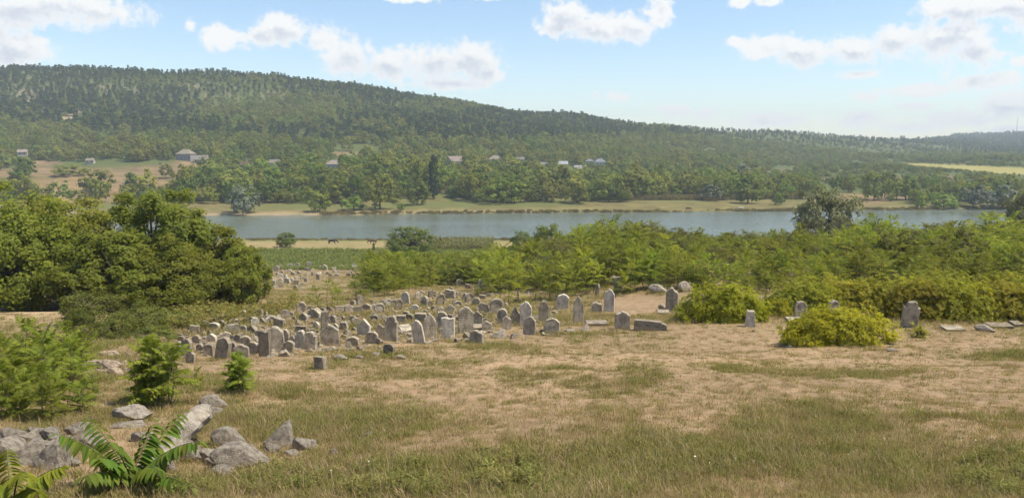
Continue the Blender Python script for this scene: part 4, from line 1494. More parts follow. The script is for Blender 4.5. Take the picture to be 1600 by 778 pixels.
ROCKLIST += [
    (140, 700, 26, 16, 'brown stone between the pale boulder and the dark brown one'),
    (30, 690, 30, 18, 'reddish brown stone behind the leftmost boulders'),
    (100, 692, 20, 12, 'small stone between whitish and pale boulders'),
    (262, 722, 26, 16, 'stone under the middle of the fallen column'),
    (235, 760, 30, 18, 'white-spotted stone at the low end of the fallen column'),
    (345, 742, 26, 12, 'small stone in front of the broad low boulder'),
    (305, 716, 24, 18, 'stone leaning on the fallen column from the right'),
    (392, 716, 22, 10, 'small flat stone at the right end of the rock heap'),
    (455, 712, 20, 10, 'low stone in front of the boulder pair'),
]
for (a_, b_, c_, d__, lb) in ROCKLIST:
    big = 1.22 if b_ > 630 and a_ < 480 else 1.0
    rock(a_, b_, c_ * big, d__ * big, lb)
for n_, (a_, b_, c_, d__, lb) in enumerate([
        (150, 575, 30, 24, 'pinkish rounded rock at the left of the pale rock pile'), (172, 580, 34, 22, 'grey-pink rock in the middle of the pale rock pile'),
        (178, 587, 26, 12, 'flat pinkish rock at the front of the pale rock pile'), (168, 555, 30, 11, 'low rock at the back of the pale rock pile'),
        (196, 583, 16, 10, 'small pinkish rock at the right of the pale rock pile'), (155, 584, 22, 12, 'small pinkish rock at the front left of the pale rock pile')]):
    rock(a_, b_, c_, d__, lb, 'rock_pink')

rsr = np.random.RandomState(15)
for (n_, x0, x1, y0, y1, lab) in [(16, 0, 140, 676, 736, 'rough grey stone in the left part of the foreground rock heap'), (12, 255, 395, 694, 742, 'rough grey stone in the right part of the foreground rock heap'),
                                  (10, 125, 205, 552, 592, 'small pinkish rock of the pale rubble pile')]:
    for k_ in range(n_):
        x, y = rsr.uniform(x0, x1), rsr.uniform(y0, y1)
        pk = 'pinkish' in lab
        w = rsr.uniform(8, 18) if pk else rsr.uniform(18, 46)
        rock(x, y, w, w * rsr.uniform(0.5, 0.8), lab, 'rock_pink' if pk else 'rock', group='rubble pile rocks' if pk else ('heap stones left' if x0 == 0 else 'heap stones right'))

# rubble of broken bits lying between the stones
P_ = []
for _ in range(1300):
    x, y = rsr.uniform(275, 880), rsr.uniform(446, 562)
    top_ = np.interp(x, [275, 330, 420, 560, 640, 760, 980], [528, 500, 488, 478, 462, 446, 486])
    bot_ = np.interp(x, [275, 420, 600, 760, 980], [560, 560, 545, 532, 520])
    if top_ < y < bot_:
        P_.append(hit(x, y)[0])
P_ = np.array(P_)
n_ = len(P_)
pr = [proto('rubble_bit', ROCKS[q].mesh('rubble_bit', M['stone_dark'])) for q in range(4)] + [proto('rubble_chip', SLABS['broken'][2].mesh('rubble_chip', M['stone_dark'])), proto('rubble_chip_pale', SLABS['broken'][2].mesh('rubble_chip', M['stone']))]
s1 = rsr.uniform(0.07, 0.21, n_)
scatter('rubble', P_, np.column_stack([rsr.uniform(-.6, .6, n_), rsr.uniform(-.6, .6, n_), rsr.rand(n_) * 6.28]), np.column_stack([s1 * 1.4, s1, s1 * rsr.uniform(0.8, 1.5, n_)]), rsr.randint(0, 6, n_), pr,
        'small broken stone fragments lying between the gravestones', 'rubble')

# the long fallen column at the bottom left, one end raised
pa, da = hit(222, 752)
pb, db = hit(312, 690)
za, zb_ = pa + np.array([0, 0, 0.10]), pb + np.array([0.05, 0.25, 0.42])
g = Geo()
rsx = np.random.RandomState(3)
L_ = np.linalg.norm(zb_ - za)
nr_, ns_ = 22, 9
tt = np.linspace(0, 1, nr_)
an = np.arange(ns_) * 6.283 / ns_
R_ = np.interp(tt, [0, 0.05, 0.5, 0.9, 0.97, 1.0], [0.06, 0.12, 0.145, 0.17, 0.14, 0.07])[:, None] * np.ones((1, ns_))
R_ = R_ * (1 + 0.8 * fbm(tt[:, None] * 8 + 0 * an, np.cos(an)[None, :] * 1.5 + np.sin(an)[None, :] + 5 + 0 * tt[:, None], 1.0, 4)) + rsx.uniform(-0.012, 0.012, (nr_, ns_))
R_ *= 1 - 0.18 * np.maximum(0, np.cos(an * 2))[None, :]
V = np.stack([tt[:, None] * L_ + 0 * an, np.cos(an)[None, :] * R_ * 1.15, np.sin(an)[None, :] * R_ * 0.85], -1).reshape(-1, 3)
i_ = np.arange(nr_ - 1)[:, None] * ns_
j_ = np.arange(ns_)[None, :]
g.add(V, np.stack([i_ + j_, i_ + (j_ + 1) % ns_, i_ + ns_ + (j_ + 1) % ns_, i_ + ns_ + j_], -1).reshape(-1, 4))
g.add(V[-ns_:], [tuple(range(ns_))])
fc = link('fallen_column', g.mesh('fallen_column', M['rock']), loc=tuple(za))
dv = Vector(zb_ - za)
fc.rotation_euler = dv.to_track_quat('X', 'Z').to_euler()
tag(fc, 'long weathered stone column lying slanted on the rock heap', 'fallen stone')


def lying(px, py, w, h, label, tone=SD, rz=0.0, tilt=8):
    p, dep = hit(px, py)
    W_ = w * dep / F
    H_ = max(0.1, h * dep / F * 0.6)
    o = link('fallen_slab', slab_me('flat', 2, tone), loc=(p[0], p[1] + 0.35, p[2] + H_ * 0.4), rot=(math.radians(-90 + tilt), 0, rz), scl=(W_, H_, 0.42))
    tag(o, label, 'gravestone')


lying(744, 517, 30, 7, 'fallen slab lying across the middle rows by the notched block')
lying(934, 510, 34, 6, 'long slab lying flat right of the tall pointed stone', SD, 0.05)
lying(1038, 492, 18, 5, 'thin pale slab lying below the thick mossy pillar', S, -0.2)
lying(1571, 515, 38, 8, 'long slab lying at the hedge foot near the right edge')
lying(1499, 519, 32, 5, 'thin slab lying at the hedge foot left of the grey block', SD, 0.1)
lying(634, 520, 20, 6, 'slab fallen on its side right of the tall dark slab', S, 0.6, 25)
lying(1598, 512, 16, 8, 'slab end lying at the right picture edge')
lying(1247, 506, 24, 8, 'dark slab lying left of the front bush', SD)
# a thick headstone fallen on its long side in front of the clearing
p, dep = hit(1016, 517)
o = link('fallen_headstone', slab_me('shoulder', 2, SD), loc=(p[0] - 0.35, p[1] + 0.25, p[2] + 0.22), rot=(math.radians(2), math.radians(94), math.radians(-6)), scl=(0.46, 0.42, 1.15))
tag(o, 'thick brown headstone fallen on its side in front of the bare clearing', 'gravestone')
# ------------------------------------------------------------------ near trees on the left
def big_tree(seed, h, rx, ry, nclump=200, nleaf=160, leaf=0.27, mat='leaf_walnut', low=-0.9, lobes=0.3, clump=None):
    rng = np.random.RandomState(seed)
    cz = h * 0.5
    g, C = crown(rng, (rx, ry, h * 0.5), cz, nclump, nleaf, leaf, clump or rx * 0.21, 0.62, low, 0.3, 0.6, lobes)
    return g.mesh('near_crown', M[mat]), trunk(rng, C, h * 0.5, 0.16 + h * 0.012, 26, 7).mesh('near_trunk', M['bark'], True)


WAL = [big_tree(1, 9, 4.6, 4.4), big_tree(2, 9, 4.2, 4.2), big_tree(3, 8, 3.6, 3.6, 170)]
LTREES = [  # px, depth, top row, radius px, variant, label
    (10, 54, 314, 108, 0, 'big dark walnut tree at the left picture edge'),
    (95, 62, 316, 96, 1, 'tall walnut tree second from the left edge'),
    (238, 60, 306, 96, 1, 'broad olive-green walnut tree in the middle of the left grove'),
    (335, 63, 356, 72, 2, 'lower green tree at the right end of the left grove by the river'),
    (165, 52, 366, 90, 2, 'bushy tree in front of the two tallest walnuts of the left grove'),
    (48, 57, 372, 96, 2, 'low spreading tree at the left edge in front of the big dark walnut'),
    (270, 54, 382, 84, 0, 'leafy tree with yellowing twigs in front of the broad walnut'),
    (372, 58, 388, 44, 2, 'small dense tree at the right foot of the left grove'),
]
for (px_, dp, top, rp, v, lb) in LTREES:
    p = col_at(px_, dp)
    top_z = CAMZ + float((pix_dir(px_, top) / pix_dir(px_, top)[1] * dp)[2])
    hh = max(2.5, top_z - p[2])
    base_h = [9, 9, 8][v]
    base_r = [4.6, 4.2, 3.6][v] * 1.12
    s_ = rp * dp / F / base_r
    tree_thing('walnut_tree', tuple(p), WAL[v][0], WAL[v][1], px_ * 0.37, (s_, s_, hh / base_h * 0.97), lb, 'tree')

# riverside trees on the near bank
p, d_ = hit(640, 400)
M['leaf_round'] = leaf_mat('leaf_round', (0.10, 0.135, 0.03), (0.19, 0.225, 0.05), 0.0, 0.0, 0.4)
rt = big_tree(21, 7, 4.2, 4.2, 120, 60, 0.36, 'leaf_round', -0.9, 0.22)
s_ = 84 * d_ / F / 9.3
tree_thing('round_tree', tuple(p), rt[0], rt[1], 0.3, (s_, s_, 44 * d_ / F / 7), 'round dark green tree alone at the field edge by the river', 'tree')
p, d_ = hit(447, 386)
s_ = 34 * d_ / F / 9.3
tree_thing('small_tree', tuple(p), rt[0], rt[1], 1.3, (s_, s_, 22 * d_ / F / 7), 'small tree with thin trunk on the dry riverside strip', 'tree')
p, d_ = hit(584, 393)
s_ = 0.3
tree_thing('young_tree', tuple(p), rt[0], rt[1], 1.3, (0.09, 0.09, 14 * d_ / F / 7), 'slim young tree standing in the dry riverside strip', 'tree')
for (pp_, dp, tp, rp, lb) in [(857, 150, 354, 34, 'dark rounded bush behind the saplings at the river'), (815, 190, 364, 22, 'low dark bush at the near waterline left of the dark rounded bush')]:
    p = col_at(pp_, dp)
    tz = CAMZ + float((pix_dir(pp_, tp) / pix_dir(pp_, tp)[1] * dp)[2])
    s_ = rp * dp / F / 4.6
    tree_thing('river_bush', tuple(p), rt[0], rt[1], pp_, (s_, s_, (tz - p[2]) / 7), lb, 'bush')
wl = big_tree(22, 8, 4.2, 4.0, 130, 80, 0.36, 'leaf_silver', -0.7, 0.35)
p = col_at(1292, 150)
tz = CAMZ + float((pix_dir(1292, 296) / pix_dir(1292, 296)[1] * 150)[2])
M['leaf_willow'] = leaf_mat('leaf_willow', (0.11, 0.13, 0.06), (0.26, 0.26, 0.14), 0.01, 0.1, 0.25)
wl[0].materials.clear()
wl[0].materials.append(M['leaf_willow'])
s_ = 52 * 150 / F / 4.7
tree_thing('willow_tree', tuple(p), wl[0], wl[1], 0.2, (s_, s_, (tz - p[2]) / 8), 'big grey-olive willow rising above the right thicket in front of the river', 'tree')
p = col_at(1603, 140)
s_ = 30 * 140 / F / 4.7
tree_thing('willow_tree', tuple(p), wl[0], wl[1], 2.2, (s_, s_, 1.35), 'olive tree cut by the right picture edge at the river', 'tree')

# ------------------------------------------------------------------ tree-of-heaven saplings
def fronds(g, rng, B, az, el, ln, npair, leaf, wid, droop=0.9, tone0=0.5, rach=None):
    """arching compound leaves, vectorised: B bases (n,3)"""
    n = len(B)
    ts = np.linspace(0.18, 1.0, npair)
    D0 = np.column_stack([np.cos(az) * np.cos(el), np.sin(az) * np.cos(el), np.sin(el)])
    H = np.column_stack([np.cos(az), np.sin(az), np.zeros(n)])
    C_all, U_all, N_all, L_all, T_all = [], [], [], [], []
    side = np.column_stack([-np.sin(az), np.cos(az), np.zeros(n)])
    tone = np.clip(tone0 + rng.uniform(-0.3, 0.3, n), 0, 1)
    for t_ in ts:
        Pt = B + D0 * (ln * t_)[:, None] + np.array([0, 0, -1])[None, :] * (droop * 0.5 * ln * t_ ** 2.2)[:, None]
        tan = nrm(D0 - np.array([0, 0, 1])[None, :] * (droop * 1.1 * t_ ** 1.2))
        up = nrm(np.cross(side, -tan))
        up = np.where(up[:, 2:3] < 0, -up, up)
        size = leaf * (0.75 + 0.5 * math.sin(math.pi * min(1, t_ * 0.9 + 0.1)))
        for s in (-1, 1):
            U = nrm(side * s * 0.85 + tan * 0.35 - np.array([0, 0, 1])[None, :] * 0.45 + rng.normal(size=(n, 3)) * 0.10)
            C_all.append(Pt)
            U_all.append(U)
            N_all.append(nrm(up + side * s * 0.4 + rng.normal(size=(n, 3)) * 0.15))
            L_all.append(np.full(n, size) * rng.uniform(0.85, 1.15, n))
            T_all.append(np.clip(tone + rng.uniform(-0.15, 0.15, n), 0, 1))
    L_ = np.concatenate(L_all)
    add_leaves(g, np.concatenate(C_all), np.concatenate(U_all), np.concatenate(N_all), L_, L_ * wid, np.concatenate(T_all))
    if rach is not None:
        for k in range(n):
            tk = np.linspace(0, 1, 5)
            pts = B[k] + D0[k] * (ln[k] * tk)[:, None] + np.array([0, 0, -1]) * (droop * 0.5 * ln[k] * tk ** 2.2)[:, None]
            add_tube(rach, pts, [0.009, 0.008, 0.006, 0.005, 0.003], 3)


def sapling(seed, h, nfr, flen, npair, leaf, stems=1, wid=0.36, rach=False, spread=0.5):
    """several stems of unequal height, each topped by a fountain of compound leaves"""
    rng = np.random.RandomState(seed)
    g, s = Geo(), Geo()
    for k in range(stems):
        hh = h * (0.8 if k == 0 else rng.uniform(0.12, 0.7))
        b = np.array([rng.uniform(-1, 1) * spread * (k > 0), rng.uniform(-1, 1) * spread * (k > 0), -0.1])
        top = b + np.array([rng.uniform(-0.14, 0.14) * hh + b[0] * 0.25, rng.uniform(-0.14, 0.14) * hh + b[1] * 0.25, hh + 0.1])
        mid = (b + top) / 2 + rng.uniform(-0.05, 0.05, 3) * hh
        add_tube(s, [b, mid, top], [0.010 * hh + 0.008, 0.007 * hh + 0.006, 0.006], 5)
        m_ = max(8, int(nfr / stems ** 0.6 * (0.6 + 0.4 * hh / h)))
        f = np.sort(1 - (1 - rng.uniform(0.05, 1.0, m_)) * min(1.0, 0.9 * flen / max(hh, 0.2)))
        f[-4:] = 0.99
        Bp = np.where(f[:, None] < 0.5, b + (mid - b) * (f * 2)[:, None], mid + (top - mid) * (f * 2 - 1)[:, None])
        az = np.arange(m_) * 2.4 + rng.uniform(-0.4, 0.4, m_)
        q = np.linspace(0, 1, m_)
        el = np.radians(18 + 52 * q ** 1.3 + rng.uniform(-12, 12, m_))
        ln = flen * rng.uniform(0.8, 1.2, m_)
        fronds(g, rng, Bp, az, el, ln, npair, leaf, wid, 0.75, 0.5, s if rach else None)
    return g.mesh('sapling_foliage', M['leaf_ail']), s.mesh('sapling_stem', M['twig'], True)


SAP = [sapling(31, 2.6, 36, 0.95, 9, 0.17, 3, spread=0.5), sapling(32, 2.2, 36, 0.9, 9, 0.16, 4, spread=0.6), sapling(33, 3.0, 44, 1.0, 9, 0.17, 6, spread=0.9), sapling(34, 1.8, 34, 0.9, 9, 0.16, 3, spread=0.6),
       sapling(35, 2.4, 40, 0.95, 9, 0.17, 5, spread=0.8), sapling(36, 3.4, 44, 0.95, 9, 0.17, 4, spread=0.6)]
SAPH = [2.6, 2.2, 3.0, 1.8, 2.4, 3.4]
M['leaf_ail_y'] = leaf_mat('leaf_ail_y', (0.11, 0.135, 0.022), (0.23, 0.235, 0.04), 0.015, 0.15, 0.38, (0.30, 0.22, 0.03), 0.05)
SAPY = []
for f_, s_ in SAP:
    f2 = f_.copy()
    f2.materials.clear()
    f2.materials.append(M['leaf_ail_y'])
    SAPY.append((f2, s_))


def plant(name, loc, foli, stem, rz, sc3, label, cat, group=None, tilt=(0, 0)):
    r = link(name, None, loc=loc, rot=(tilt[0], tilt[1], rz), scl=sc3)
    link('foliage', foli, r)
    link('stem', stem, r)
    tag(r, label, cat, group)
    return r


def sap_at(px, py, hpx, k, label, yellow=False, wfac=1.0, group=None):
    p, dep = hit(px, py)
    s = hpx * dep / F / (SAPH[k] * 1.08)
    f_, st = (SAPY if yellow else SAP)[k]
    return plant('sapling', tuple(p), f_, st, px * 1.7, (s * wfac, s * wfac, s), label, 'sapling', group)


for (a_, b_, c_, k_, yl, wf, lb) in [
        (812, 474, 88, 2, False, 1.0, 'tall feathery sapling in front of the white standing stones, leftmost of the middle thicket'),
        (872, 466, 78, 4, True, 1.0, 'yellowish sapling clump right of the tall feathery one'),
        (910, 458, 76, 2, False, 1.0, 'dark green sapling clump behind the tall pointed stone'),
        (915, 452, 112, 5, False, 0.7, 'tall thin sapling rising against the river above the others'),
        (985, 458, 60, 4, False, 1.0, 'sapling clump left of the bare clearing edge'),
        (1012, 452, 66, 1, False, 1.1, 'bushy sapling at the back of the bare clearing'),
        (1060, 446, 62, 2, True, 1.0, 'sapling clump behind the thick mossy pillar'),
        (1108, 448, 58, 4, False, 1.1, 'spiky sapling clump above the left yellow-green bush'),
        (778, 458, 62, 4, True, 1.0, 'yellow-green sapling at the left end of the middle thicket'),
        (842, 450, 66, 0, False, 1.1, 'upright sapling between the tall feathery and the dark clump'),
        (512, 483, 54, 2, False, 1.1, 'feathery sapling standing alone behind the packed stones'),
        (555, 468, 42, 4, True, 1.0, 'low sapling right of the lone feathery one'),
        (600, 462, 46, 4, True, 1.1, 'yellowish sapling clump behind the loose stones left of the middle'), (650, 452, 44, 2, False, 1.0, 'feathery sapling behind the loose stones in the middle'), (705, 446, 46, 4, True, 1.1, 'yellowish feathery clump behind the small dark shoot'),
        (745, 460, 14, 3, False, 1.0, 'small dark shoot among the loose stones in the middle'),
        (462, 476, 30, 0, False, 0.8, 'thin pale sapling at the left behind the packed stones'),
        (1215, 440, 70, 2, False, 1.1, 'dark sapling clump above the gap between the two bushes'),
        (1330, 418, 70, 4, False, 1.3, 'spiky bright sapling in the middle of the right thicket'),
        (1255, 400, 60, 5, False, 1.0, 'tall sapling left of the big willow in the right thicket')]:
    sap_at(a_, b_, c_, k_, lb, yl, wf)

# thicket: sampled over the terrace and slope
rng = np.random.RandomState(88)
cand = []
for _ in range(16000):
    y = rng.uniform(46, 135)
    x = rng.uniform(-0.3, 0.70) * y
    cand.append((x, y))
cand = np.array(cand)
cz_ = height(cand[:, 0], cand[:, 1])
cpx, cpy, cdp = project(np.column_stack([cand, cz_]))
okk = np.zeros(len(cand), bool)
low = np.interp(cpx, [760, 900, 970, 1030, 1080, 1150, 1300, 1600], [455, 452, 444, 440, 452, 460, 452, 448])
okk |= (cpx > 770) & (cpx < 1640) & (cpy < low) & (cdp < 118)
lo2, hi2 = np.interp(cpx, [480, 560, 640, 780], [428, 420, 416, 414]), np.interp(cpx, [480, 560, 640, 780], [466, 462, 448, 442])
okk |= (cpx > 580) & (cpx < 790) & (cpy > lo2) & (cpy < hi2) & (rng.rand(len(cand)) < 0.8)
okk &= ~(ellsum([(1000, 470, 60, 26, 1.0)], cpx, cpy) > 0.3)
cand, cz_, cpx, cpy, cdp = cand[okk], cz_[okk], cpx[okk], cpy[okk], cdp[okk]
# thin out by distance between plants
keep = []
grid = {}
for k in range(len(cand)):
    r_ = 1.25 if cdp[k] < 75 else 1.6
    if rng.rand() < 0.05:
        r_ = 0.9
    key = (int(cand[k, 0] // 2), int(cand[k, 1] // 2))
    bad = False
    for ax in (-1, 0, 1):
        for ay in (-1, 0, 1):
            for q in grid.get((key[0] + ax, key[1] + ay), ()):
                if (cand[q, 0] - cand[k, 0]) ** 2 + (cand[q, 1] - cand[k, 1]) ** 2 < r_ * r_:
                    bad = True
    if not bad:
        grid.setdefault(key, []).append(k)
        keep.append(k)
keep = np.array(keep)
cand, cz_, cpx, cpy, cdp = cand[keep], cz_[keep], cpx[keep], cpy[keep], cdp[keep]
n = len(cand)
hgt = rng.uniform(1.7, 3.0, n) + 0.8 * sstep(cpx, 1000, 1300) * rng.rand(n) + 1.6 * fbm(cand[:, 0], cand[:, 1], 9, 2)
hgt *= np.where(cpx < 790, 1.1, 1.0)
hgt *= np.interp(cpx, [760, 900, 1000, 1060, 1280, 1340, 1600], [1.15, 1.12, 0.85, 0.62, 0.64, 0.85, 0.92])
hgt *= 1 + 0.5 * fbm(cand[:, 0] + 5, cand[:, 1] + 9, 4.0, 2)
hgt *= np.where(rng.rand(n) < 0.06, 1.35, 1.0)
hgt = np.clip(hgt, 0.8, 4.0)
yel = (fbm(cand[:, 0] + 77, cand[:, 1], 7.0, 2) + rng.uniform(-0.25, 0.25, n)) > 0.02
kk = rng.randint(0, 6, n)
order = np.argsort(cdp + np.where((cpx < 5) | (cpx > 1595), 500, 0))
single = np.zeros(n, bool)
single[order[:150]] = True
SAP_ITEMS = []
for k in np.where(single)[0]:
    s = hgt[k] / SAPH[kk[k]]
    f_, st = (SAPY if yel[k] else SAP)[kk[k]]
    mid = cpx[k] < 790
    if mid:
        lab = ('yellowish' if yel[k] else 'deep green') + ' feathery sapling in the strip between the loose stones and the field'
        grn = ('yellowish' if yel[k] else 'deep green') + ' saplings of the middle strip'
    else:
        lab = ('yellowish' if yel[k] else 'deep green') + ' feathery sapling in the broad thicket right of the middle'
        grn = ('yellowish' if yel[k] else 'deep green') + ' saplings of the right thicket'
    ob = plant('sapling', (cand[k, 0], cand[k, 1], cz_[k]), f_, st, rng.rand() * 6.28, (s * 1.15, s * 1.15, s), lab, 'sapling', grn)
    SAP_ITEMS.append((ob, cpx[k], cpy[k], 'yellowish' if yel[k] else 'deep green'))
auto_labels(SAP_ITEMS, [(812, 474, 'the tall feathery sapling'), (872, 466, 'the yellowish clump near the white stones'), (910, 458, 'the dark clump behind the pointed stone'), (967, 455, 'the dark leaning square stone'), (1012, 452, 'the bushy sapling behind the clearing'), (1050, 470, 'the thick mossy pillar'), (1108, 448, 'the spiky clump above the left bush'), (1148, 440, 'the rounded yellow-green bush'), (1215, 440, 'the dark clump above the bush gap'), (1292, 400, 'the big grey willow'), (1330, 418, 'the spiky bright sapling'), (1423, 425, 'the hedge above the tall thick stone'), (1540, 425, 'the hedge above the grey block'), (512, 483, 'the lone feathery sapling')], 'sapling', ('feathery sapling in the broad thicket between hedge and river', 'thicket saplings'), 5)
rest = ~single
M['leaf_dull'] = leaf_mat('leaf_dull', (0.10, 0.105, 0.035), (0.20, 0.19, 0.07), 0.02, 0.2, 0.35)
DULL = [crown(np.random.RandomState(600 + q), (1.1, 1.0, 1.0), 1.0, 50, 40, 0.13, 0.3, 0.55, -0.8, lobes=0.5)[0].mesh('dull_bush', M['leaf_dull']) for q in range(3)]
saps = [proto('thicket_shoot', f_) for f_, _s in SAP] + [proto('thicket_shoot_yellow', f_) for f_, _s in SAPY] + [proto('thicket_bush', me_) for me_ in DULL]
ss = hgt / np.array(SAPH)[kk]
scatter('thicket', np.column_stack([cand, cz_])[rest], np.column_stack([rng.uniform(-.1, .1, n), rng.uniform(-.1, .1, n), rng.rand(n) * 6.28])[rest],
        np.column_stack([ss * 1.2, ss * 1.2, ss])[rest], np.where((rng.rand(n) < 0.22) & (cpx > 790), 12 + kk % 3, kk + 6 * yel)[rest], saps, 'dense green thicket of feathery saplings on the terrace in front of the river', 'thicket')
print('saplings', n)

# ------------------------------------------------------------------ yellow-green bushes
def bush(seed, rx, ry, h, nros, leaf, mat, lobes):
    """dome of drooping leaf rosettes on short twigs"""
    rng = np.random.RandomState(seed)
    g, s = Geo(), Geo()
    cents = [(rng.uniform(-0.45, 0.45) * rx, rng.uniform(-0.3, 0.3) * ry, rng.uniform(0.55, 0.72)) for _ in range(lobes)] + [(0, 0, 0.75)]
    Cs, Ns = [], []
    for k in range(nros):
        cx, cy_, r = cents[rng.randint(len(cents))]
        d = nrm(rng.normal(size=3))
        d[2] = abs(d[2]) * 1.05 - 0.1
        az_ = math.atan2(d[1], d[0])
        rr = rng.uniform(0.78, 1.0) * (1 + 0.13 * math.sin(az_ * 3 + cx * 5) + 0.10 * math.sin(d[2] * 9 + az_ * 5 + cy_ * 3) + (rng.uniform(0.1, 0.28) if rng.rand() < 0.07 else 0))
        P_ = np.array([cx + d[0] * rx * r * rr, cy_ + d[1] * ry * r * rr, max(0.05, (0.12 + 0.95 * d[2]) * h * (0.55 + 0.6 * r) * rr)])
        Cs.append(P_)
        Ns.append(nrm(d + np.array([0, 0, 0.45]) + rng.normal(size=3) * 0.2))
    Cs, Ns = np.array(Cs), np.array(Ns)
    m_ = 7
    cc = np.repeat(np.arange(nros), m_)
    a = np.tile(np.arange(m_) * 6.283 / m_, nros) + rng.uniform(-0.3, 0.3, nros * m_)
    A = nrm(np.cross(Ns, np.array([0.3, 0.2, 0.9])))
    B = np.cross(Ns, A)
    out = A[cc] * np.cos(a)[:, None] + B[cc] * np.sin(a)[:, None]
    U = nrm(out + Ns[cc] * 0.45 + np.array([0, 0, -0.12]) + rng.normal(size=(nros * m_, 3)) * 0.15)
    L = leaf * 0.82 * rng.uniform(0.7, 1.25, nros * m_)
    tone = np.clip(rng.rand(nros)[cc] * 0.6 + rng.rand(nros * m_) * 0.4, 0, 1)
    add_leaves(g, Cs[cc] + rng.normal(size=(nros * m_, 3)) * 0.02, U, nrm(Ns[cc] + rng.normal(size=(nros * m_, 3)) * 0.25), L, L * 0.42, tone)
    for k in rng.permutation(nros)[:40]:
        b = np.array([Cs[k, 0] * 0.25, Cs[k, 1] * 0.25, -0.1])
        add_tube(s, [b, (b + Cs[k]) / 2 + np.array([0, 0, 0.1]), Cs[k]], [0.02, 0.013, 0.006], 4)
    return g, s


def bush_at(px, row, wpx, top, seed, mat, label, nros=900, leaf=0.17, ry=1.4, group=None, name='bush'):
    dep = hit(px, row)[1] + ry * 0.7
    p = col_at(px, dep)
    tz = CAMZ + float((pix_dir(px, top) / pix_dir(px, top)[1] * dep)[2])
    g, s = bush(seed, wpx * dep / F / 2 * 1.02, ry, (tz - p[2]) * 0.84, nros, leaf, mat, 4)
    r = link(name, None, loc=tuple(p))
    link('foliage', g.mesh('bush_foliage', M[mat]), r)
    link('stem', s.mesh('bush_stem', M['twig']), r)
    tag(r, label, 'bush', group)


bush_at(1330, 545, 202, 477, 71, 'leaf_sumac', 'yellow-green leafy bush standing forward on the dry ground at right', 2300, 0.17, 1.3)
bush_at(1140, 508, 164, 438, 72, 'leaf_sumac', 'rounded yellow-green bush left of the stump shaped stone', 2100, 0.18, 1.5)
bush_at(1222, 500, 60, 466, 73, 'leaf_sumac', 'small yellowish bush behind the stump shaped stone', 450, 0.17, 0.9)
bush_at(1452, 532, 40, 506, 74, 'leaf_sumac_ol', 'tiny yellowish bush right of the tall thick stone', 60, 0.12, 0.4)
HEDGE = [(1268, 496, 150, 436), (1335, 494, 170, 426), (1398, 496, 170, 424), (1455, 507, 160, 428), (1514, 508, 170, 424), (1572, 507, 160, 428), (1628, 506, 150, 426), (1480, 478, 150, 416), (1560, 478, 160, 418), (1300, 470, 150, 424)]
HL = ['left end of the long olive hedge behind the front bush', 'second bush of the long olive hedge, above the front bush', 'third bush of the long olive hedge, left of the tall thick stone',
      'hedge bush right behind the tall thick stone', 'hedge bush above the grey block on the right', 'hedge bush above the long lying slab', 'hedge bush cut by the right picture edge',
      'back row hedge bush behind the tall thick stone', 'back row hedge bush near the right edge', 'back row hedge bush at the left end of the hedge']
for k, (a_, b_, c_, d__) in enumerate(HEDGE):
    bush_at(a_, b_, c_, d__, 80 + k, 'leaf_sumac_ol', HL[k], 1400, 0.19, 1.6, 'olive bushes of the long hedge', 'hedge_bush')

# fine-leaved shrubs lower left
SHR = [big_tree(51, 2.6, 1.8, 1.6, 110, 70, 0.12, 'leaf_shrub', -0.6, 0.35, 0.36), big_tree(52, 2.2, 1.6, 1.6, 100, 70, 0.11, 'leaf_shrub', -0.6, 0.35, 0.34)]
for (a_, dp, top, wp, k, lb) in [(130, 41, 455, 100, 0, 'tall dark shrub below the walnut grove on the left'), (205, 38, 478, 110, 1, 'spreading dark shrub left of the packed stones'),
                                  (255, 42, 486, 70, 0, 'shrub touching the packed stones at their left'), (160, 35, 495, 90, 1, 'low shrub in front of the spreading dark shrub'),
                                  (112, 38, 482, 44, 1, 'small shrub next to the bare ochre earth'),
                                  (232, 33, 510, 70, 1, 'low fine-leaved shrub above the pale rock pile')]:
    p = col_at(a_, dp)
    tz = CAMZ + float((pix_dir(a_, top) / pix_dir(a_, top)[1] * dp)[2])
    s_ = wp * dp / F / 2 / 1.9
    tree_thing('shrub', tuple(p), SHR[k][0], SHR[k][1], a_ * 0.3, (s_, s_, max(0.3, (tz - p[2]) / [2.6, 2.2][k])), lb, 'shrub')

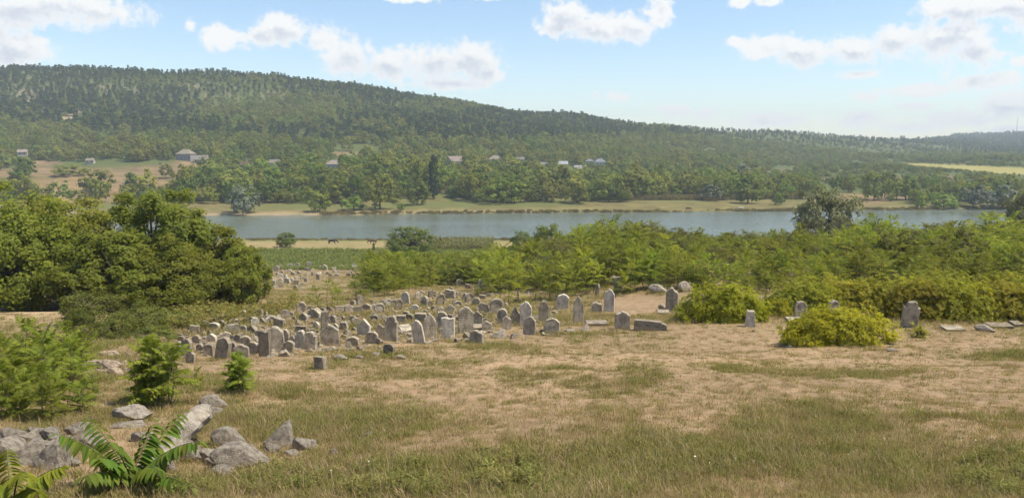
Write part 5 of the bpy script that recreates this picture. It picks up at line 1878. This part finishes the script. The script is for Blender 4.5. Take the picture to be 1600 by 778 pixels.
# leafy saplings at the lower left, leaflets visible
NSAP = [sapling(41, 2.0, 46, 0.8, 13, 0.13, 6, 0.33, True, 0.7), sapling(42, 1.6, 40, 0.75, 12, 0.125, 5, 0.33, True, 0.6), sapling(43, 1.1, 24, 0.5, 11, 0.10, 3, 0.34, True, 0.25), sapling(44, 1.3, 54, 0.5, 9, 0.11, 8, 0.42, True, 0.35)]
NH = [2.0, 1.6, 1.1, 1.3]
for (a_, b_, h_px, k, lb) in [
        (18, 628, 120, 0, 'lush feathery sapling at the left picture edge'), (70, 622, 128, 0, 'lush feathery sapling second from the left edge above the boulders'),
        (112, 612, 100, 1, 'feathery sapling left of the pale rock pile'), (40, 650, 78, 1, 'dark low sapling right above the leftmost boulders'), (95, 648, 80, 1, 'low sapling above the whitish boulder'),
        (128, 642, 56, 2, 'small shoot right of the low saplings above the boulders'), (8, 596, 74, 1, 'sapling behind the lush one at the left edge'), (55, 584, 60, 1, 'sapling below the ochre earth patch'),
        (120, 570, 62, 1, 'bright sapling just above the pale rock pile'), (250, 632, 128, 3, 'bushy dark sapling standing alone right of the pale rock pile'),
        (375, 614, 76, 3, 'small dark leafy sapling in front of the packed stones'), (306, 610, 44, 2, 'tiny shoot between the two lone bushy saplings'), (215, 635, 50, 2, 'low shoot left of the bushy dark sapling'),
        (150, 625, 40, 2, 'weedy shoot below the pale rock pile'),
        (35, 612, 130, 0, 'tall lush sapling between the two leftmost ones'), (98, 600, 110, 0, 'tall sapling just left of the pale rock pile'), (14, 655, 90, 1, 'dark sapling at the left edge above the big grey boulder'),
        (68, 655, 84, 0, 'spreading low sapling above the wide flat boulder'), (118, 590, 84, 1, 'leafy sapling touching the pale rock pile'), (85, 570, 56, 1, 'sapling below the small shrub by the ochre earth'),
        (25, 572, 58, 0, 'pale sapling at the left edge under the shrub'), (2, 628, 110, 0, 'sapling cut by the left picture edge')]:
    p, dep = hit(a_, b_)
    s = h_px * dep / F / (NH[k] * 1.15)
    plant('sapling', tuple(p), NSAP[k][0], NSAP[k][1], a_ * 1.3, (s, s, s), lb, 'sapling')

# ------------------------------------------------------------------ foreground fronds (each leaflet its own piece)
def leaflet_mesh(name, mat):
    g_ = Geo()
    xs_ = np.array([0, 0.18, 0.45, 0.75, 1.0])
    hw = np.array([0.02, 0.16, 0.175, 0.11, 0.0])
    zz = np.array([0, 0.015, 0.0, -0.06, -0.16])
    V = []
    for x, w, zc in zip(xs_, hw, zz):
        V += [(x, -w, zc + w * 0.35), (x, 0, zc), (x, w, zc + w * 0.35)]
    Fc = []
    for k in range(4):
        for j in range(2):
            a0 = k * 3 + j
            Fc.append((a0, a0 + 3, a0 + 4, a0 + 1))
    g_.add(V, Fc, 0.5)
    me = g_.mesh(name, mat)
    return me


M['leaf_hero'] = leaf_mat('leaf_hero', (0.09, 0.14, 0.024), (0.17, 0.23, 0.04), 0.03, 0.35, 0.45)
M['leaf_hero_y'] = leaf_mat('leaf_hero_y', (0.13, 0.155, 0.02), (0.24, 0.26, 0.035), 0.02, 0.2, 0.4)


def hero(name, base, tips, mat, npair, leafL, label, stem_top):
    lm = leaflet_mesh('leaflet', M[mat])
    root = link(name, None, loc=tuple(base))
    g_ = Geo()
    st = np.array(stem_top) - base
    add_tube(g_, [(0, 0, -0.1), st * 0.5 + np.array([0.03, 0, 0]), st], [0.03, 0.025, 0.018], 7)
    link('stem', g_.mesh('stem', M['twig'], True), root)
    rs = np.random.RandomState(9)
    for (tip, f0, arch) in tips:
        b0 = st * f0
        T_ = np.array(tip) - base
        ln = np.linalg.norm(T_ - b0)
        q = np.linspace(0, 1, 12)
        up = np.array([0, 0, arch * ln])
        pts = b0 + (T_ - b0) * q[:, None] + up * (4 * q * (1 - q))[:, None] * 0.5
        g_ = Geo()
        add_tube(g_, pts - pts[0], np.linspace(0.010, 0.003, 12), 5)
        fr = link('frond', g_.mesh('rachis', M['twig'], True), root, loc=tuple(pts[0]))
        for k in range(npair):
            t_ = 0.14 + 0.86 * k / (npair - 1)
            P_ = np.array([np.interp(t_, q, pts[:, c]) for c in range(3)]) - pts[0]
            P2 = np.array([np.interp(min(1, t_ + 0.05), q, pts[:, c]) for c in range(3)]) - np.array([np.interp(t_ - 0.05, q, pts[:, c]) for c in range(3)])
            tan = nrm(P2)
            side = nrm(np.cross(tan, np.array([0, 0, 1.0])))
            for s in ((-1, 1) if k < npair - 1 else (0,)):
                sz = leafL * (0.6 + 0.55 * math.sin(math.pi * min(1.0, 0.15 + t_ * 0.8))) * rs.uniform(0.9, 1.1)
                U = nrm(side * s * 0.75 + tan * (0.35 if s else 1.0) + np.array([0, 0, -0.62]) + rs.normal(size=3) * 0.09)
                N_ = nrm(np.cross(U, np.cross(np.array([0, 0, 1.0]) + side * s * 0.6, U)))
                Y_ = np.cross(N_, U)
                o_ = link('leaflet', lm, fr)
                o_.matrix_local = Matrix(((U[0] * sz, Y_[0] * sz, N_[0] * sz, P_[0]), (U[1] * sz, Y_[1] * sz, N_[1] * sz, P_[1]), (U[2] * sz, Y_[2] * sz, N_[2] * sz, P_[2]), (0, 0, 0, 1)))
    tag(root, label, 'plant')
    return root


def at_depth(px, py, dep):
    d = pix_dir(px, py)
    return d / d[1] * dep + np.array([0, 0, CAMZ])


hb = col_at(204, 8.6)
TIPS = [((92, 678), 8.3, 0.85, 0.18), ((138, 650), 8.9, 0.95, 0.14), ((152, 716), 8.0, 0.8, 0.2), ((243, 660), 9.0, 1.0, 0.15), ((285, 642), 9.3, 1.0, 0.08), ((312, 690), 8.4, 0.85, 0.22),
        ((300, 762), 8.0, 0.7, 0.2), ((128, 745), 7.8, 0.7, 0.2), ((250, 735), 7.9, 0.8, 0.2), ((170, 690), 8.2, 0.95, 0.25)]
hero('fern_leaved_plant', hb, [(tuple(at_depth(a_[0], a_[1], d__)), f_, ar) for a_, d__, f_, ar in TIPS], 'leaf_hero', 15, 0.185,
     'large green plant with arching feathery fronds at the bottom left', hb * 0 + at_depth(204, 752, 8.6))
hb = col_at(18, 7.6)
TIPS = [((100, 728), 7.7, 0.9, 0.2), ((62, 770), 7.3, 0.8, 0.25), ((10, 700), 8.0, 1.0, 0.15), ((-40, 740), 7.4, 0.9, 0.2), ((45, 745), 7.0, 0.9, 0.3)]
hero('fern_leaved_plant', hb, [(tuple(at_depth(a_[0], a_[1], d__)), f_, ar) for a_, d__, f_, ar in TIPS], 'leaf_hero_y', 14, 0.17,
     'yellowish plant with feathery fronds in the bottom left corner', at_depth(18, 775, 7.6))

# ------------------------------------------------------------------ grass, weeds, crops
def tuft(seed, n, h, r, w, mat, lean=0.5, bend=True):
    rng = np.random.RandomState(seed)
    g = Geo()
    a = rng.rand(n) * 6.283
    B = np.column_stack([rng.normal(size=n) * r, rng.normal(size=n) * r, np.full(n, -0.02)])
    ln = rng.uniform(0.5, 1.2, n) * h
    le = rng.uniform(0.05, lean, n)
    D = np.column_stack([np.cos(a) * le, np.sin(a) * le, np.ones(n)])
    S_ = np.column_stack([-np.sin(a), np.cos(a), np.zeros(n)])
    m_ = B + D * (ln * 0.55)[:, None]
    e = B + D * ln[:, None] + np.column_stack([np.cos(a), np.sin(a), -0.4 * np.ones(n)]) * (ln * le * 0.6)[:, None]
    V = np.empty((n, 5, 3))
    V[:, 0] = B - S_ * w * 0.5
    V[:, 1] = B + S_ * w * 0.5
    V[:, 2] = m_ + S_ * w * 0.4
    V[:, 3] = m_ - S_ * w * 0.4
    V[:, 4] = e
    i5 = np.arange(n)[:, None] * 5
    tn = rng.rand(n)
    g.add(V.reshape(-1, 3), i5 + np.array([[0, 1, 2, 3]]), tn)
    g.add(np.zeros((0, 3)), (i5 + np.array([[3, 2, 4]])) - g.n, tn)
    return g.mesh('tuft', M[mat])


def weed(seed, n, h, r, leaf, mat):
    rng = np.random.RandomState(seed)
    g = Geo()
    st = rng.randint(0, 5, n)
    sx = rng.normal(size=(5, 2)) * r
    z = rng.uniform(0.05, 1, n) * h
    a = rng.rand(n) * 6.283
    B = np.column_stack([sx[st, 0] * (1 + z), sx[st, 1] * (1 + z), z])
    U = np.column_stack([np.cos(a), np.sin(a), rng.uniform(0.0, 0.9, n)])
    N_ = nrm(np.column_stack([np.cos(a) * -0.4, np.sin(a) * -0.4, np.ones(n)]) + rng.normal(size=(n, 3)) * 0.3)
    L = leaf * rng.uniform(0.6, 1.3, n)
    add_leaves(g, B, U, N_, L, L * 0.4, rng.rand(n))
    return g.mesh('weed', M[mat])


TUFT = [tuft(1, 34, 0.10, 0.10, 0.008, 'grass_dry', 0.9), tuft(2, 30, 0.16, 0.10, 0.008, 'grass_dry', 0.7), tuft(3, 34, 0.12, 0.10, 0.008, 'grass_olive', 0.9), tuft(4, 40, 0.12, 0.10, 0.009, 'grass_green', 0.9),
        weed(5, 70, 0.12, 0.05, 0.028, 'grass_green'), weed(6, 130, 0.17, 0.07, 0.032, 'grass_green'), tuft(7, 16, 0.42, 0.05, 0.006, 'grass_dry', 0.4)]
TP = [proto('grass_tuft', me) for me in TUFT]


def scatter_turf():
    rng = np.random.RandomState(55)
    N0 = 210000
    # more tufts per area close by
    y = 7.0 * np.exp(rng.rand(N0) * math.log(46 / 7.0))
    x = rng.uniform(-0.72, 0.72, N0) * y
    z = height(x, y)
    px_, py_, dp_ = project(np.column_stack([x, y, z]))
    g = turf(x, y)
    r = rng.rand(N0)
    keep = (py_ < 830) & (px_ > -60) & (px_ < 1660)
    dens = 0.15 + 0.14 * g
    keep &= r < dens
    keep &= ~((px_ < 260) & (py_ > 660) & (rng.rand(N0) < 0.5))
    x, y, z, g, px_, py_ = x[keep], y[keep], z[keep], g[keep], px_[keep], py_[keep]
    n = len(x)
    q = rng.rand(n) * 0.8 + g * 0.46 - 0.11
    k = np.where(q < 0.28, 0, np.where(q < 0.40, 1, np.where(q < 0.62, 2, np.where(q < 1.12, 3, 4))))
    lush = ellsum([(610, 755, 120, 40, 1.0), (1570, 745, 110, 48, 1.0), (440, 760, 90, 26, 0.8), (1000, 582, 50, 18, 0.8), (790, 750, 80, 36, 0.8), (300, 770, 70, 20, 0.7)], px_, py_)
    k = np.where((lush > 0.5) & (rng.rand(n) < 0.22), 5, k)
    k = np.where((rng.rand(n) < 0.006), 6, k)
    wk = (rng.rand(n) < 0.05) & (fbm(x, y, 1.7, 2) > 0.18)
    k = np.where(wk, 4, k)
    s = rng.uniform(0.6, 1.25, n) * np.where(k == 0, 0.75, 1.0) * (1 + 0.25 * (y > 25))
    s = s * (0.62 + 0.5 * g)
    scatter('grass', np.column_stack([x, y, z]), np.column_stack([rng.uniform(-.2, .2, n), rng.uniform(-.2, .2, n), rng.rand(n) * 6.28]), np.column_stack([s, s, s * rng.uniform(0.7, 1.3, n)]), k, TP,
            'dry straw-coloured grass with green patches and weeds on the near slope', 'grass')
    print('grass', n)
    # rough weeds between the stones and on down the slope
    N0 = 52000
    y = 36 * np.exp(rng.rand(N0) * math.log(165 / 36.0))
    x = rng.uniform(-0.45, 0.68, N0) * y
    z = height(x, y)
    px_, py_, dp_ = project(np.column_stack([x, y, z]))
    keep = (rng.rand(N0) < 0.42 + 0.9 * fbm(x, y, 5.0, 3) + 0.3 * (y > 100)) & ~(ellsum([(1000, 478, 70, 20, 1.0), (720, 500, 60, 8, 0.6), (30, 487, 70, 16, 1.0)], px_, py_) > 0.35)
    x, y, z, px_, py_ = x[keep], y[keep], z[keep], px_[keep], py_[keep]
    n = len(x)
    q = rng.rand(n)
    k = np.where(q < 0.22, 1, np.where(q < 0.6, 2, np.where(q < 0.85, 3, 4)))
    ylw = ellsum([(330, 492, 110, 24, 1.0), (430, 480, 60, 14, 0.7), (300, 505, 60, 16, 0.8)], px_, py_) > 0.35
    k = np.where(ylw & (q > 0.55), 7, k)
    s = rng.uniform(1.2, 2.6, n) * np.where(k == 7, 0.8, 1.0)
    M['leaf_weed'] = leaf_mat('leaf_weed', (0.15, 0.145, 0.035), (0.30, 0.26, 0.085), 0.03, 0.25, 0.4)
    ywm = weed(8, 60, 0.5, 0.16, 0.13, 'leaf_weed')
    scatter('slope_weeds', np.column_stack([x, y, z]), np.column_stack([rng.uniform(-.2, .2, n), rng.uniform(-.2, .2, n), rng.rand(n) * 6.28]), np.column_stack([s, s, s * rng.uniform(0.5, 0.9, n)]), k,
            TP + [proto('yellow_weed', ywm)], 'straw and green weeds growing between the gravestones', 'weeds')
    # green field crop by the river
    rng2 = np.random.RandomState(56)
    P_ = []
    for row in np.arange(167, 214, 1.3):
        xs_ = np.arange(-85, 60, 1.0)
        P_.append(np.column_stack([xs_ + rng2.uniform(-.4, .4, len(xs_)), np.full(len(xs_), row) + rng2.uniform(-.3, .3, len(xs_))]))
    P_ = np.concatenate(P_)
    P_ = P_[rng2.rand(len(P_)) < 0.8 + 0.6 * fbm(P_[:, 0], P_[:, 1], 12.0, 2)]
    z_ = height(P_[:, 0], P_[:, 1])
    n = len(P_)
    cw = proto('crop_plant', weed(9, 46, 0.55, 0.22, 0.42, 'crop'))
    s = rng2.uniform(0.7, 1.3, n)
    scatter('field_crop', np.column_stack([P_, z_]), np.column_stack([np.zeros(n), np.zeros(n), rng2.rand(n) * 6.28]), np.column_stack([s, s, s]), np.zeros(n), [cw], 'low green crop covering the riverside field', 'crop')
    # corn rows right of the round tree
    P_ = []
    for row in np.arange(0, 16):
        for k_ in range(34):
            pxx = 672 + row * 6.4 + rng2.uniform(-1, 1)
            P_.append(col_at(pxx, 212 + k_ * 0.8)[:2])
    P_ = np.array(P_)
    z_ = height(P_[:, 0], P_[:, 1])
    n = len(P_)
    cs = proto('corn_stalk', weed(10, 22, 1.5, 0.12, 0.6, 'corn'))
    s = rng2.uniform(0.8, 1.2, n)
    scatter('corn_rows', np.column_stack([P_, z_]), np.column_stack([np.zeros(n), np.zeros(n), rng2.rand(n) * 6.28]), np.column_stack([s, s, s]), np.zeros(n), [cs], 'small patch of corn rows right of the round riverside tree', 'corn')
    # small white flower heads
    g_ = Geo()
    for k_ in range(5):
        a = k_ * 1.26
        g_.add([(0, 0, 0.28), (math.cos(a) * 0.018, math.sin(a) * 0.018, 0.285), (math.cos(a + 1.2) * 0.018, math.sin(a + 1.2) * 0.018, 0.285)], [(0, 1, 2)])
    add_tube(g_, [(0, 0, 0), (0.01, 0, 0.28)], 0.002, 3)
    fl = proto('flower_head', g_.mesh('flower_head', M['flower']))
    P_ = []
    for (a_, b_, rx_, ry_, m_) in [(1110, 728, 100, 16, 7), (1300, 720, 60, 16, 3), (480, 650, 120, 36, 9), (590, 730, 60, 30, 4), (1535, 705, 40, 10, 4)]:
        for _ in range(m_):
            P_.append(hit(a_ + rng2.normal() * rx_ * 0.5, min(775, b_ + rng2.normal() * ry_ * 0.5))[0])
    P_ = np.array(P_)
    n = len(P_)
    s = rng2.uniform(0.4, 0.75, n)
    scatter('wildflowers', P_, np.column_stack([rng2.uniform(-.3, .3, n), rng2.uniform(-.3, .3, n), rng2.rand(n) * 6.28]), np.column_stack([s, s, s]), np.zeros(n), [fl], 'tiny white flower heads sprinkled in the grass', 'flowers')


scatter_turf()

# ------------------------------------------------------------------ cows grazing by the river
def cow_mesh():
    J = [((0, 0, 1.0), .34), ((-0.75, 0, 1.05), .33), ((-0.95, 0, 1.1), .20), ((0.75, 0, 1.02), .34), ((1.05, 0, 1.08), .24), ((1.45, 0, 0.85), .17), ((1.72, 0, 0.50), .15), ((1.92, 0, 0.22), .10),
         ((0.72, 0.2, 0.6), .12), ((0.75, 0.2, 0.3), .07), ((0.74, 0.2, 0.02), .07), ((0.72, -0.2, 0.6), .12), ((0.88, -0.2, 0.3), .07), ((0.95, -0.2, 0.02), .07),
         ((-0.85, 0.2, 0.65), .15), ((-0.95, 0.2, 0.36), .08), ((-0.88, 0.2, 0.02), .07), ((-0.85, -0.2, 0.65), .15), ((-0.75, -0.2, 0.36), .08), ((-0.68, -0.2, 0.02), .07),
         ((-1.1, 0, 0.8), .05), ((-1.12, 0, 0.35), .04), ((1.5, 0.2, 0.95), .05), ((1.5, -0.2, 0.95), .05)]
    E = [(0, 1), (1, 2), (0, 3), (3, 4), (4, 5), (5, 6), (6, 7), (3, 8), (8, 9), (9, 10), (3, 11), (11, 12), (12, 13), (1, 14), (14, 15), (15, 16), (1, 17), (17, 18), (18, 19), (2, 20), (20, 21), (5, 22), (5, 23)]
    me = bpy.data.meshes.new('cow_body')
    me.from_pydata([j[0] for j in J], E, [])
    o = bpy.data.objects.new('cow_skeleton', me)
    COL.objects.link(o)
    md = o.modifiers.new('skin', 'SKIN')
    sv = me.skin_vertices[0].data
    for k, (c_, r_) in enumerate(J):
        sv[k].radius = (r_, r_ * (1.15 if k in (0, 1, 3) else 1.0))
    sv[0].use_root = True
    o.modifiers.new('sub', 'SUBSURF').levels = 1
    dg = bpy.context.evaluated_depsgraph_get()
    res = bpy.data.meshes.new_from_object(o.evaluated_get(dg))
    bpy.data.objects.remove(o)
    res.materials.clear()
    return res


cow_me = cow_mesh()
for (a_, b_, mt, ry_, lb) in [(519, 381, (0.03, 0.028, 0.028), 0.4, 'black cow grazing on the riverside strip, leftmost of three'), (583, 381, (0.14, 0.085, 0.06), 2.9, 'brown cow on the riverside strip left of the round tree'),
                              (685, 379, (0.035, 0.032, 0.03), 3.3, 'black cow on the riverside strip right of the round tree'), (1075, 329, (0.05, 0.04, 0.035), 0.2, 'dark cow on the far grass strip across the river'),
                              (1158, 328, (0.6, 0.56, 0.5), 2.9, 'pale cow on the far grass strip across the river')]:
    p, dep = hit(a_, b_)
    me = cow_me.copy()
    me.materials.append(plain_mat('cow_hide', mt, 0.7, 0.2, 2.0))
    for pl in me.polygons:
        pl.use_smooth = True
    o = link('cow', me, loc=(p[0], p[1], p[2] - 0.02), rot=(0, 0, ry_))
    tag(o, lb, 'cow')
# ------------------------------------------------------------------ haze
m, t, out = new_mat('haze_air')
pv = t.node('ShaderNodeVolumePrincipled')
pv.inputs['Color'].default_value = (0.78, 0.9, 1.0, 1)
pv.inputs['Density'].default_value = 0.00024
pv.inputs['Anisotropy'].default_value = 0.0
t.l.new(pv.outputs[0], out.inputs['Volume'])
g = Geo()
add_box(g, (-3300, -3300, -5), (3300, 3300, 168))
o = link('haze', g.mesh('haze', m))
tag(o, 'thin summer haze filling the valley', 'haze', kind='stuff')
